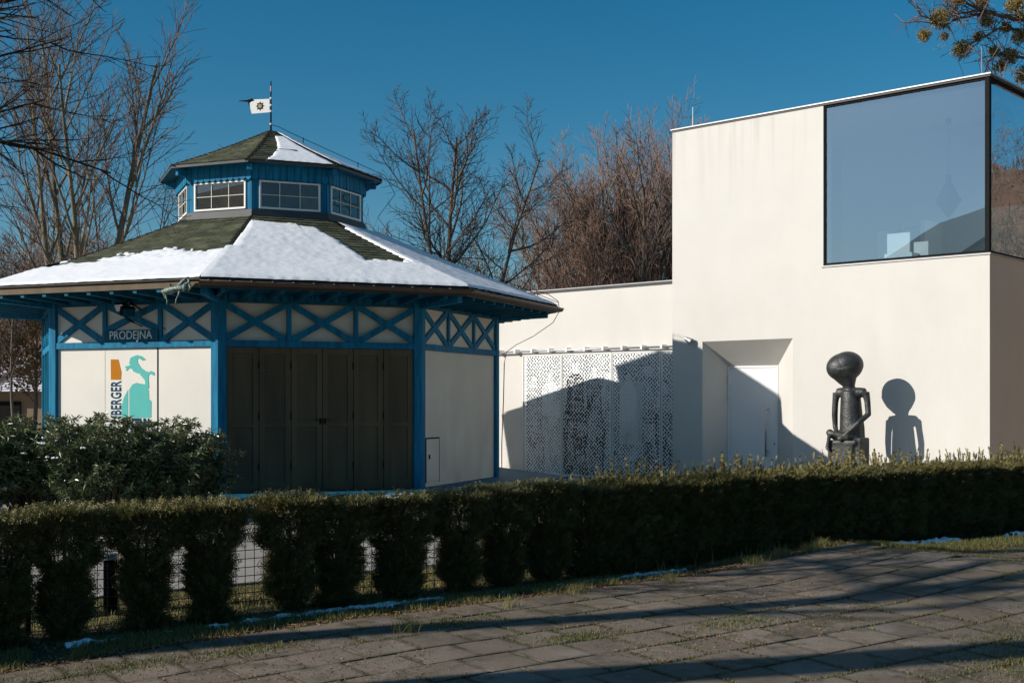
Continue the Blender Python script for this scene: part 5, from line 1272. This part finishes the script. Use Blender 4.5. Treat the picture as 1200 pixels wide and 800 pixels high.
# ------------------------------------------------------------------ wire mesh fence behind the hedge
x0, y0 = pq(0, Q_FENCE)
fe_ = thing('wire_fence', (x0, y0, 0), 'low black welded wire fence standing close behind the yew hedge', 'fence')
U3 = Vector((DP.x, DP.y, 0)); N3 = Vector((DQ.x, DQ.y, 0))
for s_ in range(7):
    p0 = -.4+s_*2.5; mb = MB(); zf = gh(p0+1.2, Q_FENCE)-.03
    for i in range(33):
        p = p0+.03+i*.0765; a = Vector((*pq(p, Q_FENCE), zf)); mb.obox(a-U3*.0022-N3*.0022+Vector((0,0,.0)), U3*.0044, N3*.0044, (0,0,.84))
    for j in range(13):
        z = zf+.03+j*.067
        for dq in (.006, -.006): a = Vector((*pq(p0, Q_FENCE+dq), z)); mb.obox(a-N3*.002, U3*2.5, N3*.004, (0,0,.0042))
    mb.build('mesh_panel', M['black'], fe_)
    mb = MB(); a = Vector((*pq(p0-.01, Q_FENCE+.03), -.05)); mb.obox(a, U3*.04, N3*.04, (0,0,.95)); mb.build('post', M['black'], fe_, bevel=.003)
# short bollard light on the lawn
bx, by = pq(2.87, 9.75)
M['charcoal'] = mat('charcoal_coat', (.012, .012, .012), .95, .1, 9, spec=.05)
bo = thing('bollard_light', (bx, by, 0), 'short dark bollard with a pale cap on the lawn behind the fence', 'bollard')
b = MB(); b.tube([(bx, by, -.05), (bx, by, .43)], .055, 14); b.build('body', M['charcoal'], bo); b = MB(); b.tube([(bx, by, .43), (bx, by, .47)], [.06, .055], 14); b.build('cap', M['metal'], bo)

# ------------------------------------------------------------------ long-leaved evergreen shrubs before the kiosk's left side
def shrub(loc, rx, ry_, H, seed, label):
    r2 = np.random.default_rng(seed); rn2 = random.Random(seed); root = thing('evergreen_shrub', loc, label, 'shrub', 'long leaved evergreens before the kiosk')
    W, WF = [], []; P = []; D = []; T = []
    for i in range(330):
        a = rn2.random()*6.28; rr = rn2.random()**.5; x1 = math.cos(a)*rr*rx; y1 = math.sin(a)*rr*ry_
        hz = H*(.55+.45*math.sqrt(max(0, 1-rr*rr*.8)))*rn2.uniform(.45, 1.12); p0 = Vector((loc[0]+x1*.35, loc[1]+y1*.35, 0)); p2 = Vector((loc[0]+x1, loc[1]+y1, hz)); pm = Vector((loc[0]+x1*.75, loc[1]+y1*.75, hz*.65))
        dr = Vector((x1*.5+rn2.gauss(0,.12), y1*.4+rn2.gauss(0,.12), rn2.uniform(-.05, .10))); p3 = p2+dr*.35+Vector((0,0,rn2.uniform(-.02,.05)))
        tube_fast(W, WF, [p0, pm, p2, p3], [.010, .006, .004, .002], 3)
        line = [pm, p2, p3]
        for j in range(78):
            t = rn2.random(); q = line[0].lerp(line[1], t*1.4) if t < .7 else line[1].lerp(line[2], (t-.7)/.3)
            dd = (line[2]-line[0]).normalized(); v = dd*.5+Vector((rn2.gauss(0,1), rn2.gauss(0,1), rn2.gauss(0,.7)-.25)).normalized()
            P.append(q); D.append(v.normalized()); T.append(min(1, max(0, .35+.22*rn2.gauss(0,1)+.35*(hz > H*.9))))
    P = np.array(P); D = np.array(D); n = len(P); E = np.cross(D, r2.normal(size=(n, 3))); E /= np.linalg.norm(E, axis=1)[:, None]; l = (.088*(.6+.7*r2.random(n)))[:, None]
    C = P+D*l*.5; dn = np.array([0, 0, -.012])
    V = np.stack([P, C+E*.0105, P+D*l+dn, C-E*.0105], 1).reshape(-1, 3); F = np.arange(n)[:, None]*4+np.array([0,1,2,3])
    np_mesh('foliage', V, F, M['laurel'], root, attr={'tone': np.repeat(T, 4)}); np_mesh('branches', W, WF, M['bark'], root)
    return root
shrub((-7.3, 15.9, 0), .95, .75, 1.38, 401, 'dense long leaved evergreen shrub cut by the left picture edge')
shrub((-6.35, 16.5, 0), .85, .75, 1.33, 402, 'dense long leaved evergreen shrub below the blank left wall board')
shrub((-5.45, 16.1, 0), .85, .75, 1.36, 403, 'dense long leaved evergreen shrub below the goat poster')
shrub((-4.6, 16.4, 0), .75, .70, 1.28, 404, 'long leaved evergreen shrub nearest the brown folding doors')
shrub((-8.4, 16.4, 0), .95, .8, 1.35, 405, 'long leaved evergreen shrub farthest left, mostly outside the picture')
b = MB()
for i in range(9):
    x = rnh.uniform(-7.2, -4.9); y = rnh.uniform(15.35, 15.7); z = rnh.uniform(.95, 1.22); r_ = rnh.uniform(.015, .035); clump(b, x, y, z, r_*.9)
tag(b.build('shrub_snow', M['snow'], None, smooth=True), kind='stuff')

# ochre house added out of the picture to bounce warm light, mirrored in the side glass
oh = thing('added_ochre_house', (20, 25, 0), 'low ochre house added out of view right of the white building to bounce warm light', 'building')
b = MB(); b.box(16.5, 24, 15, 36, -.1, 5.2); b.build('wall', mat('ochre_wall', (.62, .44, .28), .85, .1, 1), oh)
b = MB(); b.add([(16.1,14.6,5.1),(24.4,14.6,5.1),(24.4,36.4,5.1),(16.1,36.4,5.1),(20.2,14.6,8),(20.2,36.4,8)], [(0,4,5,3),(1,2,5,4),(0,1,4),(2,3,5),(0,3,2,1)]); b.build('roof', mat('brown_roof', (.16,.09,.06), .9, .2, 2), oh)
for y_ in (17.5, 21, 24.5, 28, 31.5): b = MB(); b.box(16.45, 16.5, y_, y_+1.1, 1.0, 2.4); b.build('window', M['black'], oh)
